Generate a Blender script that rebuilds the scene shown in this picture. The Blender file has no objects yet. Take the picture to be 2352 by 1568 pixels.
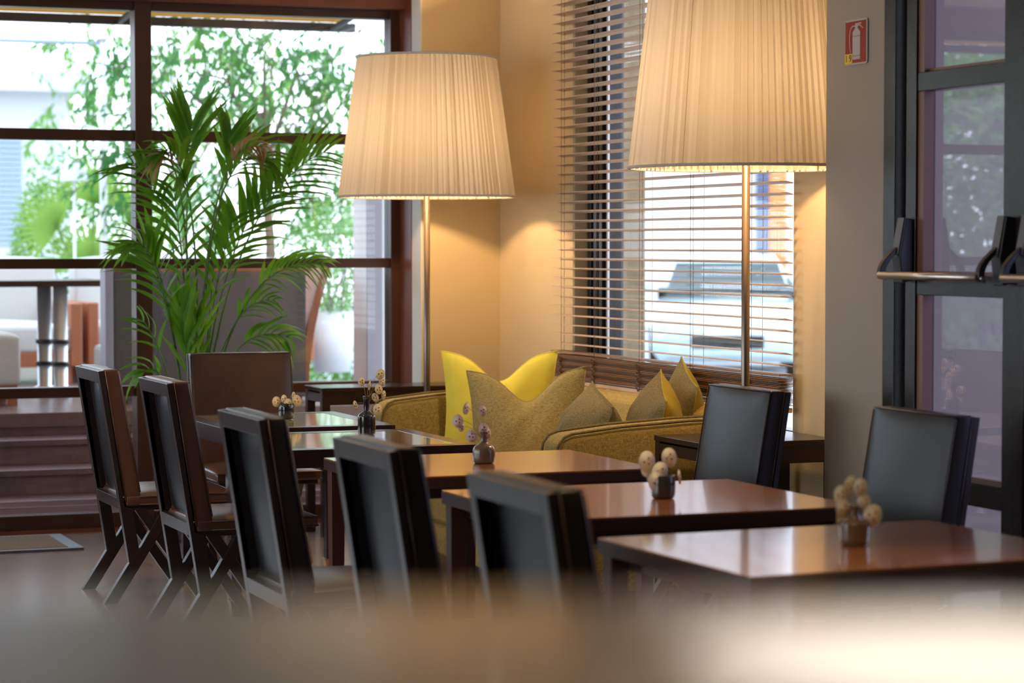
import bpy, bmesh, math, random
from mathutils import Vector, Matrix
R = math.radians
random.seed(7)
sc = bpy.context.scene
col = sc.collection

# ------------------------------------------------------------------ camera, sky, exposure
CAM_H = 1.52
YAW, PITCH = R(21.318), R(2.31)
cd = bpy.data.cameras.new('camera'); cam = bpy.data.objects.new('camera', cd); col.objects.link(cam)
cam.location = (0, 0, CAM_H)
cam.rotation_euler = (R(90) - PITCH, 0, -YAW)
cd.lens = 85; cd.sensor_width = 36; cd.sensor_fit = 'HORIZONTAL'
cd.clip_start = 0.05; cd.clip_end = 300
cd.dof.use_dof = True; cd.dof.focus_distance = 9.9; cd.dof.aperture_fstop = 2.8
sc.camera = cam

world = bpy.data.worlds.new('sky'); sc.world = world; world.use_nodes = True
wn = world.node_tree; bg = wn.nodes['Background']
tc = wn.nodes.new('ShaderNodeTexCoord'); sp = wn.nodes.new('ShaderNodeSeparateXYZ'); cr = wn.nodes.new('ShaderNodeValToRGB')
wn.links.new(tc.outputs['Generated'], sp.inputs[0]); wn.links.new(sp.outputs['Z'], cr.inputs[0]); wn.links.new(cr.outputs[0], bg.inputs[0])
cr.color_ramp.elements[0].position = 0.0; cr.color_ramp.elements[0].color = (0.80, 0.88, 1.0, 1)
cr.color_ramp.elements[1].position = 0.6; cr.color_ramp.elements[1].color = (0.68, 0.82, 1.0, 1)
bg.inputs[1].default_value = 3.6

sc.view_settings.view_transform = 'Standard'; sc.view_settings.look = 'None'
sc.view_settings.gamma = 1; sc.view_settings.use_curve_mapping = False
sc.view_settings.exposure = 0.15

# ------------------------------------------------------------------ materials
MATS = {}
def nodes(name):
    m = bpy.data.materials.new(name); m.use_nodes = True
    return m, m.node_tree, m.node_tree.nodes['Principled BSDF']
def inp(b, k, v):
    if k in b.inputs: b.inputs[k].default_value = v
def mat(name, c, rough=.5, metal=0, spec=.5, noise=None, bump=None, stretch=(1, 1, 1), coat=0, trans=0, sheen=0, c2=None, seed=0):
    m, t, b = nodes(name)
    inp(b, 'Base Color', (*c, 1)); inp(b, 'Roughness', rough); inp(b, 'Metallic', metal); inp(b, 'Specular IOR Level', spec)
    inp(b, 'Coat Weight', coat); inp(b, 'Coat Roughness', .08); inp(b, 'Sheen Weight', sheen)
    if noise or bump:
        co = t.nodes.new('ShaderNodeTexCoord'); mp = t.nodes.new('ShaderNodeMapping'); mp.inputs['Scale'].default_value = stretch
        t.links.new(co.outputs['Object'], mp.inputs[0])
    if noise:
        n = t.nodes.new('ShaderNodeTexNoise'); n.inputs['Scale'].default_value = noise; n.inputs['Detail'].default_value = 6
        t.links.new(mp.outputs[0], n.inputs['Vector'])
        r = t.nodes.new('ShaderNodeValToRGB'); r.color_ramp.elements[0].position = .35; r.color_ramp.elements[1].position = .68
        r.color_ramp.elements[0].color = (*c, 1); r.color_ramp.elements[1].color = (*(c2 or c), 1)
        t.links.new(n.outputs['Fac'], r.inputs[0]); t.links.new(r.outputs[0], b.inputs['Base Color'])
    if bump:
        n2 = t.nodes.new('ShaderNodeTexNoise'); n2.inputs['Scale'].default_value = bump[0]; n2.inputs['Detail'].default_value = 4
        t.links.new(mp.outputs[0], n2.inputs['Vector'])
        bp = t.nodes.new('ShaderNodeBump'); bp.inputs['Strength'].default_value = bump[1]; bp.inputs['Distance'].default_value = bump[2] if len(bump) > 2 else .005
        t.links.new(n2.outputs['Fac'], bp.inputs['Height']); t.links.new(bp.outputs[0], b.inputs['Normal'])
    MATS[name] = m; return m
def planks(name, c1, c2, w, rough, axis='x', coat=0):
    """boards running along axis, w wide, with dark joints"""
    m, t, b = nodes(name); inp(b, 'Roughness', rough); inp(b, 'Coat Weight', coat); inp(b, 'Coat Roughness', .15)
    co = t.nodes.new('ShaderNodeTexCoord'); mp = t.nodes.new('ShaderNodeMapping')
    if axis == 'y': mp.inputs['Rotation'].default_value = (0, 0, R(90))
    br = t.nodes.new('ShaderNodeTexBrick'); br.inputs['Scale'].default_value = 1
    br.inputs['Brick Width'].default_value = 1.7; br.inputs['Row Height'].default_value = w; br.inputs['Mortar Size'].default_value = .0025
    br.inputs['Color1'].default_value = (*c1, 1); br.inputs['Color2'].default_value = (*c2, 1); br.inputs['Mortar'].default_value = (.01, .008, .007, 1)
    n = t.nodes.new('ShaderNodeTexNoise'); n.inputs['Scale'].default_value = 3; mp2 = t.nodes.new('ShaderNodeMapping')
    mp2.inputs['Scale'].default_value = (1, 14, 1) if axis == 'x' else (14, 1, 1)
    t.links.new(co.outputs['Object'], mp.inputs[0]); t.links.new(co.outputs['Object'], mp2.inputs[0])
    t.links.new(mp.outputs[0], br.inputs['Vector']); t.links.new(mp2.outputs[0], n.inputs['Vector'])
    mx = t.nodes.new('ShaderNodeMixRGB'); mx.blend_type = 'MULTIPLY'; mx.inputs[0].default_value = .5
    t.links.new(br.outputs['Color'], mx.inputs[1]); t.links.new(n.outputs['Fac'], mx.inputs[2]); t.links.new(mx.outputs[0], b.inputs['Base Color'])
    MATS[name] = m; return m
def glass(name, tint=(1, 1, 1), rough=0.0, refl=.04):
    m = bpy.data.materials.new(name); m.use_nodes = True; t = m.node_tree; t.nodes.clear()
    o = t.nodes.new('ShaderNodeOutputMaterial'); a = t.nodes.new('ShaderNodeBsdfTransparent'); g = t.nodes.new('ShaderNodeBsdfGlossy')
    a.inputs[0].default_value = (*tint, 1); g.inputs['Roughness'].default_value = rough
    x = t.nodes.new('ShaderNodeMixShader')
    # Schlick reflectance, the same from both sides of the pane
    ge = t.nodes.new('ShaderNodeNewGeometry'); dt = t.nodes.new('ShaderNodeVectorMath'); dt.operation = 'DOT_PRODUCT'
    t.links.new(ge.outputs['Normal'], dt.inputs[0]); t.links.new(ge.outputs['Incoming'], dt.inputs[1])
    def mth(op, a, b):
        q = t.nodes.new('ShaderNodeMath'); q.operation = op
        for i, k in enumerate((a, b)):
            if k is None: continue
            if isinstance(k, (int, float)): q.inputs[i].default_value = k
            else: t.links.new(k, q.inputs[i])
        return q.outputs[0]
    f5 = mth('POWER', mth('SUBTRACT', 1.0, mth('ABSOLUTE', dt.outputs['Value'], None)), 5.0)
    fr_ = mth('ADD', mth('MULTIPLY', f5, .96), refl)
    t.links.new(fr_, x.inputs[0]); t.links.new(a.outputs[0], x.inputs[1]); t.links.new(g.outputs[0], x.inputs[2]); t.links.new(x.outputs[0], o.inputs[0])
    MATS[name] = m; return m
def cloth_glow(name, c, tr, w=.5):
    """thin fabric or leaf that lets light through"""
    m = bpy.data.materials.new(name); m.use_nodes = True; t = m.node_tree; t.nodes.clear()
    o = t.nodes.new('ShaderNodeOutputMaterial'); a = t.nodes.new('ShaderNodeBsdfPrincipled'); g = t.nodes.new('ShaderNodeBsdfTranslucent')
    a.inputs['Base Color'].default_value = (*c, 1); a.inputs['Roughness'].default_value = .55; g.inputs[0].default_value = (*tr, 1)
    x = t.nodes.new('ShaderNodeMixShader'); x.inputs[0].default_value = w
    t.links.new(a.outputs[0], x.inputs[1]); t.links.new(g.outputs[0], x.inputs[2]); t.links.new(x.outputs[0], o.inputs[0])
    MATS[name] = m; return m
def leafmat(name, c1, c2, tr, w=.4):
    m = cloth_glow(name, c1, tr, w); t = m.node_tree
    a = [n for n in t.nodes if n.type == 'BSDF_PRINCIPLED'][0]; a.inputs['Roughness'].default_value = .5; a.inputs['Specular IOR Level'].default_value = .25
    n = t.nodes.new('ShaderNodeTexNoise'); n.inputs['Scale'].default_value = 4; co = t.nodes.new('ShaderNodeTexCoord')
    r = t.nodes.new('ShaderNodeValToRGB'); r.color_ramp.elements[0].position = .4; r.color_ramp.elements[1].position = .6
    r.color_ramp.elements[0].color = (*c1, 1); r.color_ramp.elements[1].color = (*c2, 1)
    t.links.new(co.outputs['Object'], n.inputs['Vector']); t.links.new(n.outputs['Fac'], r.inputs[0]); t.links.new(r.outputs[0], a.inputs['Base Color'])
    return m
def weave(name, c1, c2, scale=2600, rough=.9, sheen=.3, bstr=.35):
    m, t, b = nodes(name); inp(b, 'Roughness', rough); inp(b, 'Sheen Weight', sheen); inp(b, 'Specular IOR Level', .15)
    co = t.nodes.new('ShaderNodeTexCoord'); cols = []
    for ax in ((1, 1, .07), (.07, .07, 1)):
        mp = t.nodes.new('ShaderNodeMapping'); mp.inputs['Scale'].default_value = ax
        n = t.nodes.new('ShaderNodeTexNoise'); n.inputs['Scale'].default_value = scale * .35; n.inputs['Detail'].default_value = 2
        t.links.new(co.outputs['Object'], mp.inputs[0]); t.links.new(mp.outputs[0], n.inputs['Vector']); cols.append(n)
    ad = t.nodes.new('ShaderNodeMath'); ad.operation = 'ADD'; t.links.new(cols[0].outputs['Fac'], ad.inputs[0]); t.links.new(cols[1].outputs['Fac'], ad.inputs[1])
    r = t.nodes.new('ShaderNodeValToRGB'); r.color_ramp.elements[0].position = .85; r.color_ramp.elements[1].position = 1.0
    ml = t.nodes.new('ShaderNodeMath'); ml.operation = 'MULTIPLY'; ml.inputs[1].default_value = .92
    t.links.new(ad.outputs[0], ml.inputs[0]); t.links.new(ml.outputs[0], r.inputs[0])
    r.color_ramp.elements[0].color = (*c1, 1); r.color_ramp.elements[1].color = (*c2, 1); t.links.new(r.outputs[0], b.inputs['Base Color'])
    bp = t.nodes.new('ShaderNodeBump'); bp.inputs['Strength'].default_value = bstr; bp.inputs['Distance'].default_value = .002
    t.links.new(ad.outputs[0], bp.inputs['Height']); t.links.new(bp.outputs[0], b.inputs['Normal'])
    MATS[name] = m; return m
def emit(name, c, s):
    m = bpy.data.materials.new(name); m.use_nodes = True; b = m.node_tree.nodes['Principled BSDF']
    b.inputs['Base Color'].default_value = (*c, 1); b.inputs['Emission Color'].default_value = (*c, 1); b.inputs['Emission Strength'].default_value = s
    MATS[name] = m; return m

M = MATS
planks('floor_wood', (.42, .30, .26), (.34, .24, .21), .14, .2, 'x', coat=.5)
mat('wall_paint', (.60, .47, .27), .65, noise=5, c2=(.585, .455, .26), bump=(60, .08, .002))
mat('wall_grey', (.36, .295, .215), .6, noise=5, c2=(.35, .285, .208), bump=(60, .08, .002))
mat('ceiling_paint', (.7, .66, .58), .8)
mat('reveal_white', (.62, .62, .58), .7)
mat('frame_wood', (.065, .026, .016), .32, noise=6, c2=(.05, .02, .012), stretch=(1, 1, .1), spec=.4)
mat('frame_red', (.17, .05, .022), .4, noise=6, c2=(.13, .035, .016))
mat('door_wood', (.018, .013, .013), .22, bump=(180, .25, .002), spec=.38, noise=20, c2=(.03, .02, .018))
mat('bead_wood', (.20, .085, .05), .4)
mat('chair_wood', (.018, .011, .011), .3, spec=.6, noise=14, c2=(.026, .015, .013), stretch=(1, 1, .15), bump=(150, .12, .001))
mat('brown_leather', (.098, .042, .026), .32, spec=.5, noise=7, c2=(.072, .031, .02), bump=(260, .14, .002))
mat('dark_leather', (.022, .019, .017), .32, spec=.26, noise=6, c2=(.026, .02, .019), bump=(240, .16, .002))
mat('black_leather', (.010, .011, .014), .36, spec=.35, bump=(220, .15, .002))
mat('piping', (.055, .025, .016), .3)
mat('table_wood', (.42, .15, .05), .17, noise=3, c2=(.30, .095, .032), stretch=(1.2, 16, 4), spec=.5, coat=.6)
mat('table_edge', (.055, .02, .014), .3, noise=4, c2=(.04, .015, .011), stretch=(1, 6, 6), spec=.5)
mat('table_leg', (.085, .024, .014), .35, spec=.5)
mat('dark_table', (.022, .011, .012), .22, noise=8, c2=(.034, .015, .013), stretch=(1, 8, 1), spec=.5)
mat('inlay', (.62, .55, .28), .05, coat=1, spec=.6)
mat('brass', (.62, .42, .2), .3, metal=1)
mat('steel', (.60, .54, .48), .28, metal=1, bump=(300, .05, .001))
mat('chrome', (.86, .87, .9), .38, metal=.8)
mat('black_plastic', (.02, .02, .022), .42, spec=.5)
mat('grey_plastic', (.11, .105, .1), .4)
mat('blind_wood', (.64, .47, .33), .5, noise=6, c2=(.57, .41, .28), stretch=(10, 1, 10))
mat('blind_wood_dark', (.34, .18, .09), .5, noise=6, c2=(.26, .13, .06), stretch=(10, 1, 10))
mat('cord', (.16, .09, .05), .8)
cloth_glow('shade_fabric', (.60, .54, .45), (.29, .265, .225), .36)
mat('shade_trim', (.55, .50, .42), .7)
mat('lamp_metal', (.26, .2, .155), .36, metal=1)
weave('sofa_fabric', (.25, .17, .035), (.47, .345, .11), sheen=.1)
weave('pillow_weave', (.22, .17, .06), (.46, .36, .15), sheen=.1)
weave('pillow_dark', (.12, .095, .04), (.24, .19, .085), sheen=.05)
mat('yellow_velvet', (.78, .66, .06), .8, sheen=.12, noise=10, c2=(.70, .59, .05), bump=(30, .1, .004))
mat('mustard_velvet', (.38, .28, .02), .8, spec=.2, sheen=.05, noise=10, c2=(.33, .24, .018), bump=(30, .1, .004))
leafmat('palm_leaf', (.04, .14, .012), (.09, .23, .02), (.26, .56, .03), .4)
mat('palm_stem', (.10, .2, .03), .5)
mat('dry_leaf', (.35, .22, .09), .7)
leafmat('ficus_leaf', (.03, .13, .05), (.06, .20, .05), (.14, .45, .08), .45)
leafmat('bush_leaf', (.10, .24, .06), (.20, .38, .09), (.30, .55, .14), .5)
leafmat('fan_leaf', (.12, .26, .05), (.2, .36, .07), (.35, .55, .1), .5)
mat('bark', (.16, .12, .09), .9, bump=(40, .4, .01))
mat('pot_dark', (.03, .025, .022), .5)
mat('soil', (.03, .02, .015), .95)
mat('vase_glaze', (.15, .085, .045), .2, noise=9, c2=(.20, .12, .065), coat=.4)
mat('vase_black', (.010, .011, .014), .08, coat=1)
mat('vase_olive', (.06, .06, .035), .15, coat=.8, noise=16, c2=(.02, .02, .02))
mat('vase_lip', (.015, .03, .06), .1, coat=1)
cloth_glow('seed_pod', (.97, .88, .68), (1, .88, .6), .5)
cloth_glow('seed_pod_pale', (.98, .89, .84), (1, .85, .78), .45)
mat('seed', (.28, .12, .045), .7)
mat('twig', (.38, .24, .1), .8)
mat('coir', (.22, .15, .085), .95, noise=160, c2=(.12, .08, .045), bump=(200, .8, .01))
mat('mat_frame', (.13, .13, .14), .4, metal=.6)
glass('window_glass', (.97, .98, .98))
glass('door_glass', (.72, .70, .85), refl=.22)
planks('deck_wood', (.30, .18, .17), (.24, .14, .13), .12, .3, 'x')
mat('step_wood', (.22, .13, .14), .3, noise=4, c2=(.16, .09, .10), stretch=(1, 8, 8), coat=.2)
mat('taupe_panel', (.115, .095, .09), .7, noise=3, c2=(.098, .08, .077))
mat('rust_wood', (.38, .12, .05), .5)
mat('white_cushion', (.62, .60, .57), .9, bump=(6, .3, .03))
mat('white_paint', (.78, .78, .8), .6)
mat('lilac_paint', (.38, .36, .42), .6)
mat('shutter_blue', (.42, .52, .60), .6)
cloth_glow('awning_cloth', (.50, .34, .14), (.75, .50, .18), .5)
mat('awning_bar', (.03, .028, .026), .5)
mat('pavement', (.42, .42, .44), .8, noise=8, c2=(.38, .38, .40))
mat('grass', (.09, .16, .05), .9)
mat('car_paint', (.60, .74, .78), .25, coat=1, metal=.2)
mat('car_glass', (.03, .05, .055), .05)
mat('tyre', (.02, .02, .02), .8)
mat('head_light', (.7, .7, .72), .1, coat=1)
mat('plaster_brown', (.30, .22, .14), .85, noise=8, c2=(.22, .16, .10), bump=(30, .4, .01))
mat('orange_panel', (.85, .28, .08), .6)
mat('blue_post', (.06, .10, .2), .5)
mat('sign_white', (.45, .42, .38), .35, spec=.3)
mat('sign_red', (.30, .006, .005), .35, spec=.3)
mat('sign_yellow', (.80, .50, .02), .35)
mat('sign_black', (.02, .02, .02), .5)
mat('counter_top', (.085, .055, .038), .2, noise=3, c2=(.07, .045, .03), coat=.3)
mat('cream_china', (.85, .76, .66), .6)
emit('bulb_glow', (1, .72, .42), 12)
emit('downlight_glow', (1, .8, .55), 6)

# ------------------------------------------------------------------ mesh helpers
class MB:
    def __init__(s): s.v = []; s.f = []; s.mi = []; s.sm = []
    def add(s, vs, fs, mi=0, smooth=False):
        o = len(s.v); s.v += [tuple(v) for v in vs]
        for f in fs: s.f.append([i + o for i in f]); s.mi.append(mi); s.sm.append(smooth)
        return s
    def box(s, x0, x1, y0, y1, z0, z1, mi=0):
        return s.add([(x0, y0, z0), (x1, y0, z0), (x1, y1, z0), (x0, y1, z0), (x0, y0, z1), (x1, y0, z1), (x1, y1, z1), (x0, y1, z1)],
                     [(0, 3, 2, 1), (4, 5, 6, 7), (0, 1, 5, 4), (1, 2, 6, 5), (2, 3, 7, 6), (3, 0, 4, 7)], mi)
    def prism_xz(s, pts, y0, y1, mi=0):
        n = len(pts); vs = [(x, y0, z) for x, z in pts] + [(x, y1, z) for x, z in pts]
        return s.add(vs, [list(range(n)), list(range(2 * n - 1, n - 1, -1))] + [(i, i + n, (i + 1) % n + n, (i + 1) % n) for i in range(n)], mi)
    def prism_yz(s, pts, x0, x1, mi=0):
        n = len(pts); vs = [(x0, y, z) for y, z in pts] + [(x1, y, z) for y, z in pts]
        return s.add(vs, [list(range(n)), list(range(2 * n - 1, n - 1, -1))] + [(i, i + n, (i + 1) % n + n, (i + 1) % n) for i in range(n)], mi)
    def lathe(s, prof, n=32, c=(0, 0, 0), mi=0, smooth=True, cap=True):
        vs = []; k = len(prof)
        for r, z in prof:
            for i in range(n):
                a = 2 * math.pi * i / n; vs.append((c[0] + r * math.cos(a), c[1] + r * math.sin(a), c[2] + z))
        fs = [(j * n + i, j * n + (i + 1) % n, (j + 1) * n + (i + 1) % n, (j + 1) * n + i) for j in range(k - 1) for i in range(n)]
        s.add(vs, fs, mi, smooth)
        if cap:
            o = len(s.v) - len(vs)
            s.f.append([o + n - 1 - i for i in range(n)]); s.mi.append(mi); s.sm.append(False)
            s.f.append([o + (k - 1) * n + i for i in range(n)]); s.mi.append(mi); s.sm.append(False)
        return s
    def tube(s, pts, r, n=8, mi=0, closed=False, r2=None):
        pts = [Vector(p) for p in pts]; k = len(pts); vs = []; up = Vector((.13, .21, .97)).normalized()
        for i, p in enumerate(pts):
            a = pts[(i - 1) % k] if (closed or i > 0) else p; b = pts[(i + 1) % k] if (closed or i < k - 1) else p
            d = (b - a).normalized()
            e = d.cross(up)
            if e.length < .05: e = d.cross(Vector((1, 0, 0)))
            e.normalize(); g = e.cross(d)
            rr = r if r2 is None else r + (r2 - r) * i / (k - 1)
            for j in range(n):
                t = 2 * math.pi * j / n; vs.append(p + e * math.cos(t) * rr + g * math.sin(t) * rr)
        m = k if closed else k - 1
        fs = [(i * n + j, i * n + (j + 1) % n, ((i + 1) % k) * n + (j + 1) % n, ((i + 1) % k) * n + j) for i in range(m) for j in range(n)]
        s.add(vs, fs, mi, True)
        if not closed:
            o = len(s.v) - len(vs); s.f.append([o + n - 1 - j for j in range(n)]); s.mi.append(mi); s.sm.append(False)
            s.f.append([o + (k - 1) * n + j for j in range(n)]); s.mi.append(mi); s.sm.append(False)
        return s
    def leaf(s, p, d, nrm, L, W, mi=0, droop=.12, segs=2):
        """pointed leaf: midrib from p along d, bends down"""
        d = Vector(d).normalized(); nrm = Vector(nrm); e = d.cross(nrm)
        if e.length < .01: e = d.cross(Vector((1, 0, .3)))
        e.normalize(); up = e.cross(d); p = Vector(p)
        if segs == 2:
            a = p; m1 = p + d * L * .4 + up * L * droop * .5; t = p + d * L - up * L * droop
            s.add([a, m1 + e * W * .5 - up * W * .12, t, m1 - e * W * .5 - up * W * .12, m1], [(0, 1, 4), (1, 2, 4), (2, 3, 4), (3, 0, 4)], mi, True)
        else:
            vs = []; k = segs
            for i in range(k + 1):
                u = i / k; c = p + d * L * u + up * (L * droop * (u * 1.2 - 2.2 * u * u)); w = W * .5 * (math.sin(math.pi * min(1, u * .85 + .15)) ** .7 if u < 1 else 0) * (1 if u > 0 else .5)
                vs += [c + e * w - up * w * .25, c, c - e * w - up * w * .25]
            fs = []
            for i in range(k):
                o = i * 3; fs += [(o, o + 1, o + 4, o + 3), (o + 1, o + 2, o + 5, o + 4)]
            s.add(vs, fs, mi, True)
        return s
    def build(s, name, mats, parent=None, bevel=0, loc=None, rot=None, segs=2, subsurf=0, flat=True):
        me = bpy.data.meshes.new(name); me.from_pydata(s.v, [], s.f)
        if isinstance(mats, str): mats = [mats]
        for m in mats: me.materials.append(M[m])
        for p, mi, sm in zip(me.polygons, s.mi, s.sm): p.material_index = mi; p.use_smooth = sm
        me.validate(); me.update()
        bm = bmesh.new(); bm.from_mesh(me); bmesh.ops.recalc_face_normals(bm, faces=bm.faces); bm.to_mesh(me); bm.free()
        o = bpy.data.objects.new(name, me); col.objects.link(o)
        if parent: o.parent = parent
        if loc: o.location = loc
        if rot: o.rotation_euler = rot
        if bevel:
            b = o.modifiers.new('bevel', 'BEVEL'); b.width = bevel; b.segments = segs; b.limit_method = 'ANGLE'; b.angle_limit = R(35); b.harden_normals = False
        if subsurf:
            q = o.modifiers.new('sub', 'SUBSURF'); q.levels = subsurf; q.render_levels = subsurf
        return o
def tag(o, label, cat, group=None, kind=None):
    o['label'] = label; o['category'] = cat
    if group: o['group'] = group
    if kind: o['kind'] = kind
    return o
def struct(o, label=None, cat=None):
    o['kind'] = 'structure'
    if label: o['label'] = label
    if cat: o['category'] = cat
    return o
def empty(name, loc, rz=0):
    o = bpy.data.objects.new(name, None); col.objects.link(o); o.location = loc; o.rotation_euler = (0, 0, rz); o.empty_display_size = .1; return o
kids = {}
def copy_tree(o, parent=None):
    c = o.copy(); col.objects.link(c); c.parent = parent
    for ch in list(o.children): copy_tree(ch, c)
    return c

# ================================================================== THE ROOM
YG, YW, XR, XP = 12.75, 12.35, 4.75, 4.30      # glazing plane, far wall face, nook wall face, pillar face
XL, YB, ZC = -3.6, -3.0, 3.25
MB().box(XL - .2, 5.0, YB - .2, 12.85, -.12, 0).build('floor', 'floor_wood')['kind'] = 'structure'
struct(bpy.data.objects['floor'], 'dark glossy plank floor of the dining room', 'floor')
struct(MB().box(XL - .2, 5.05, YB - .2, 12.95, ZC, ZC + .15).build('ceiling', 'ceiling_paint'), 'cream painted ceiling of the dining room', 'ceiling')
# far wall: solid part at the corner, header over glazing
w = MB().box(4.30, 5.0, YW, 12.95, 0, ZC).build('wall_far', 'wall_paint'); struct(w, 'warm beige corner wall behind the tall lamp, right of the glazing', 'wall')
struct(MB().box(XL, 4.30, YW + .1, 12.95, 2.93, ZC).build('wall_far_header', 'wall_paint'), 'beige wall strip above the glazed front', 'wall')
# white plaster reveal between glazing and wall
struct(MB().box(4.292, 4.30, YW + .001, YW + .15, 0, 2.93).build('trim_1', 'reveal_white'), 'pale plaster reveal beside the glazing', 'trim')
# nook wall with the window opening
wr = MB()
wr.box(XR, 5.0, 11.30, YW, 0, ZC); wr.box(XR, 5.0, 8.0, 8.95, 0, ZC)
wr.box(XR, 5.0, 8.95, 11.30, 0, .66); wr.box(XR, 5.0, 8.95, 11.30, 3.05, ZC)
struct(wr.build('wall_right', 'wall_paint'), 'warm beige wall around the blind covered window', 'wall')
# pillar and door wall
struct(MB().box(XP, 5.0, 7.437, 7.857, 0, ZC).build('wall_pillar', 'wall_grey', bevel=.004), 'greige painted pillar carrying the red fire extinguisher sign', 'wall')
wd = MB().box(XP, 4.6, 5.90 - .25, 7.437, 2.95, ZC); wd.box(XP, 4.6, YB, 5.65, 0, ZC); wd.box(4.5,5.0,7.857,8.0,0,ZC)
struct(wd.build('wall_door_side', 'wall_grey'), 'greige wall around the glazed exit door', 'wall')
# left side wall (out of frame) with a long run of windows
wl = MB()
wl.box(XL - .2, XL, YB, 12.95, 0, .5); wl.box(XL - .2, XL, YB, 12.95, 2.9, ZC)
wl.box(XL - .2, XL, YB, 4.6, .5, 2.9)
for y in (6.6, 9.4, 12.45): wl.box(XL - .2, XL, y, y + .35, .5, 2.9)
struct(wl.build('wall_left', 'wall_paint'), 'beige side wall with wide windows left of the room', 'wall')
struct(MB().box(XL - .2, 4.6, YB - .2, YB, 0, ZC).build('wall_back', 'wall_paint'), 'beige back wall of the dining room', 'wall')

# glazed front (window_1)
win = empty('window_1', (0, YG, 0)); struct(win, 'dark brown timber glazed front with square panes onto the terrace', 'window')
def rail(name, x0, x1, z0, z1, m='frame_wood', y0=-.06, y1=.06, bev=.004):
    return MB().box(x0, x1, y0, y1, z0, z1).build(name, m, win, bevel=bev)
posts = [(-3.6, -3.5), (-2.61, -2.52), (.10, .19), (2.81, 2.90), (4.235, 4.30)]
for i, (a, b) in enumerate(posts): rail('post', a, b, 0, 2.93)
rail('jamb', 4.288, 4.2995, 0, 2.93, 'frame_red', -.25, -.06, 0)
spans = [(-3.5, -2.61), (-2.52, .10), (.19, 2.81), (2.90, 4.235)]
for a, b in spans:
    for z0, z1 in ((2.755, 2.93), (2.065, 2.123), (1.389, 1.442), (.71, .765), (.0, .095)): rail('rail', a, b, z0, z1, y0=-.045, y1=.045)
    MB().box(a, b, -.004, .004, .09, 2.76).build('glass_pane', 'window_glass', win)
rail('head_trim', XL, 4.30, 2.80, 2.93, 'frame_red', -.16, -.062)
# orange reflection at the floor joint, put in as a reddish strip
struct(MB().box(XL, 4.29, YG - .10, YG - .062, 0, .018).build('trim_2', 'frame_red'), 'thin reddish strip along the glazed front, standing in for a reflection at the floor joint', 'trim')

# nook window (window_2) behind the blind
w2 = empty('window_2', (4.86, 0, 0)); struct(w2, 'dark framed window behind the wooden blind', 'window')
fr = MB(); fr.box(-.04, .05, 11.05, 11.30, .66, 3.05); fr.box(-.04, .05, 8.95, 9.0, .66, 3.05); fr.box(-.04, .05, 9.0, 11.05, .66, .73); fr.box(-.04, .05, 9.0, 11.05, 2.98, 3.05)
for k in range(3): fr.box(-.055, -.04, 11.08 + .07 * k, 11.12 + .07 * k, .66, 3.05)
fr.build('window_frame', 'door_wood', w2, bevel=.003)
MB().box(-.045, -.036, 11.028, 11.046, .7, 3.0).build('seal_strip', 'white_paint', w2)
MB().box(0, .008, 9.0, 11.05, .7, 3.0).build('glass_pane', 'window_glass', w2)
MB().box(-.108, -.045, 8.952, 11.298, .662, .70).build('window_sill', 'white_paint', w2)

# ------------------------------------------------------------------ the wooden venetian blind
bl = empty('window_blind', (4.645, 0, 0))
tag(bl, 'wide wooden slatted blind, partly lowered, in front of the corner window', 'blind')
Y0, Y1, SW = 8.877, 11.36, .064
s = MB(); z = 1.016; n = 0
while z < 3.02:
    t = math.sin(n * 2.3) * .0015
    s.prism_xz([(0, z - .0015 + .004), (SW * .5, z + .0035 + t), (SW, z - .0015 - .002), (SW, z + .0025 - .002), (SW * .5, z + .0075 + t), (0, z + .0025 + .004)], Y0, Y1)
    z += .0473; n += 1
s.build('slats', 'blind_wood', bl)
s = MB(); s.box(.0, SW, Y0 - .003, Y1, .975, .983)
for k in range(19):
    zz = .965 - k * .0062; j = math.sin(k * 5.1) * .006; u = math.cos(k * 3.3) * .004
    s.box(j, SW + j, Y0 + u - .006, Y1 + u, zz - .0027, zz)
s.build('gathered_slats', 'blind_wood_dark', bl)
MB().box(0, SW, Y0 - .004, Y1 + .004, .822, .842).build('bottom_rail', 'blind_wood', bl, bevel=.003)
MB().box(-.005, SW + .005, Y0, Y1, 3.03, 3.08).build('head_rail', 'blind_wood', bl, bevel=.003)
ladders = [9.15, 9.72, 10.27, 10.80, 11.22]
s = MB()
for y in ladders:
    for x in (-.001, SW + .001): s.tube([(x, y, .84), (x, y, 3.04)], .0011, 5)
    s.tube([(SW * .5, y + .04, .84), (SW * .5, y + .04, 3.04)], .0011, 5)
s.build('ladder_cords', 'cord', bl)
for y in ladders:
    s = MB()
    for q in range(3):
        pts = []
        for i in range(26):
            a = i * .9 + q; pts.append((-.008 - .006 * math.sin(a * 1.7 + q), y + .016 * math.sin(a + q * 2), .965 - i * .0052))
        s.tube(pts, .0022, 5)
    s.build('cord_bundle', 'cord', bl)

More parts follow.
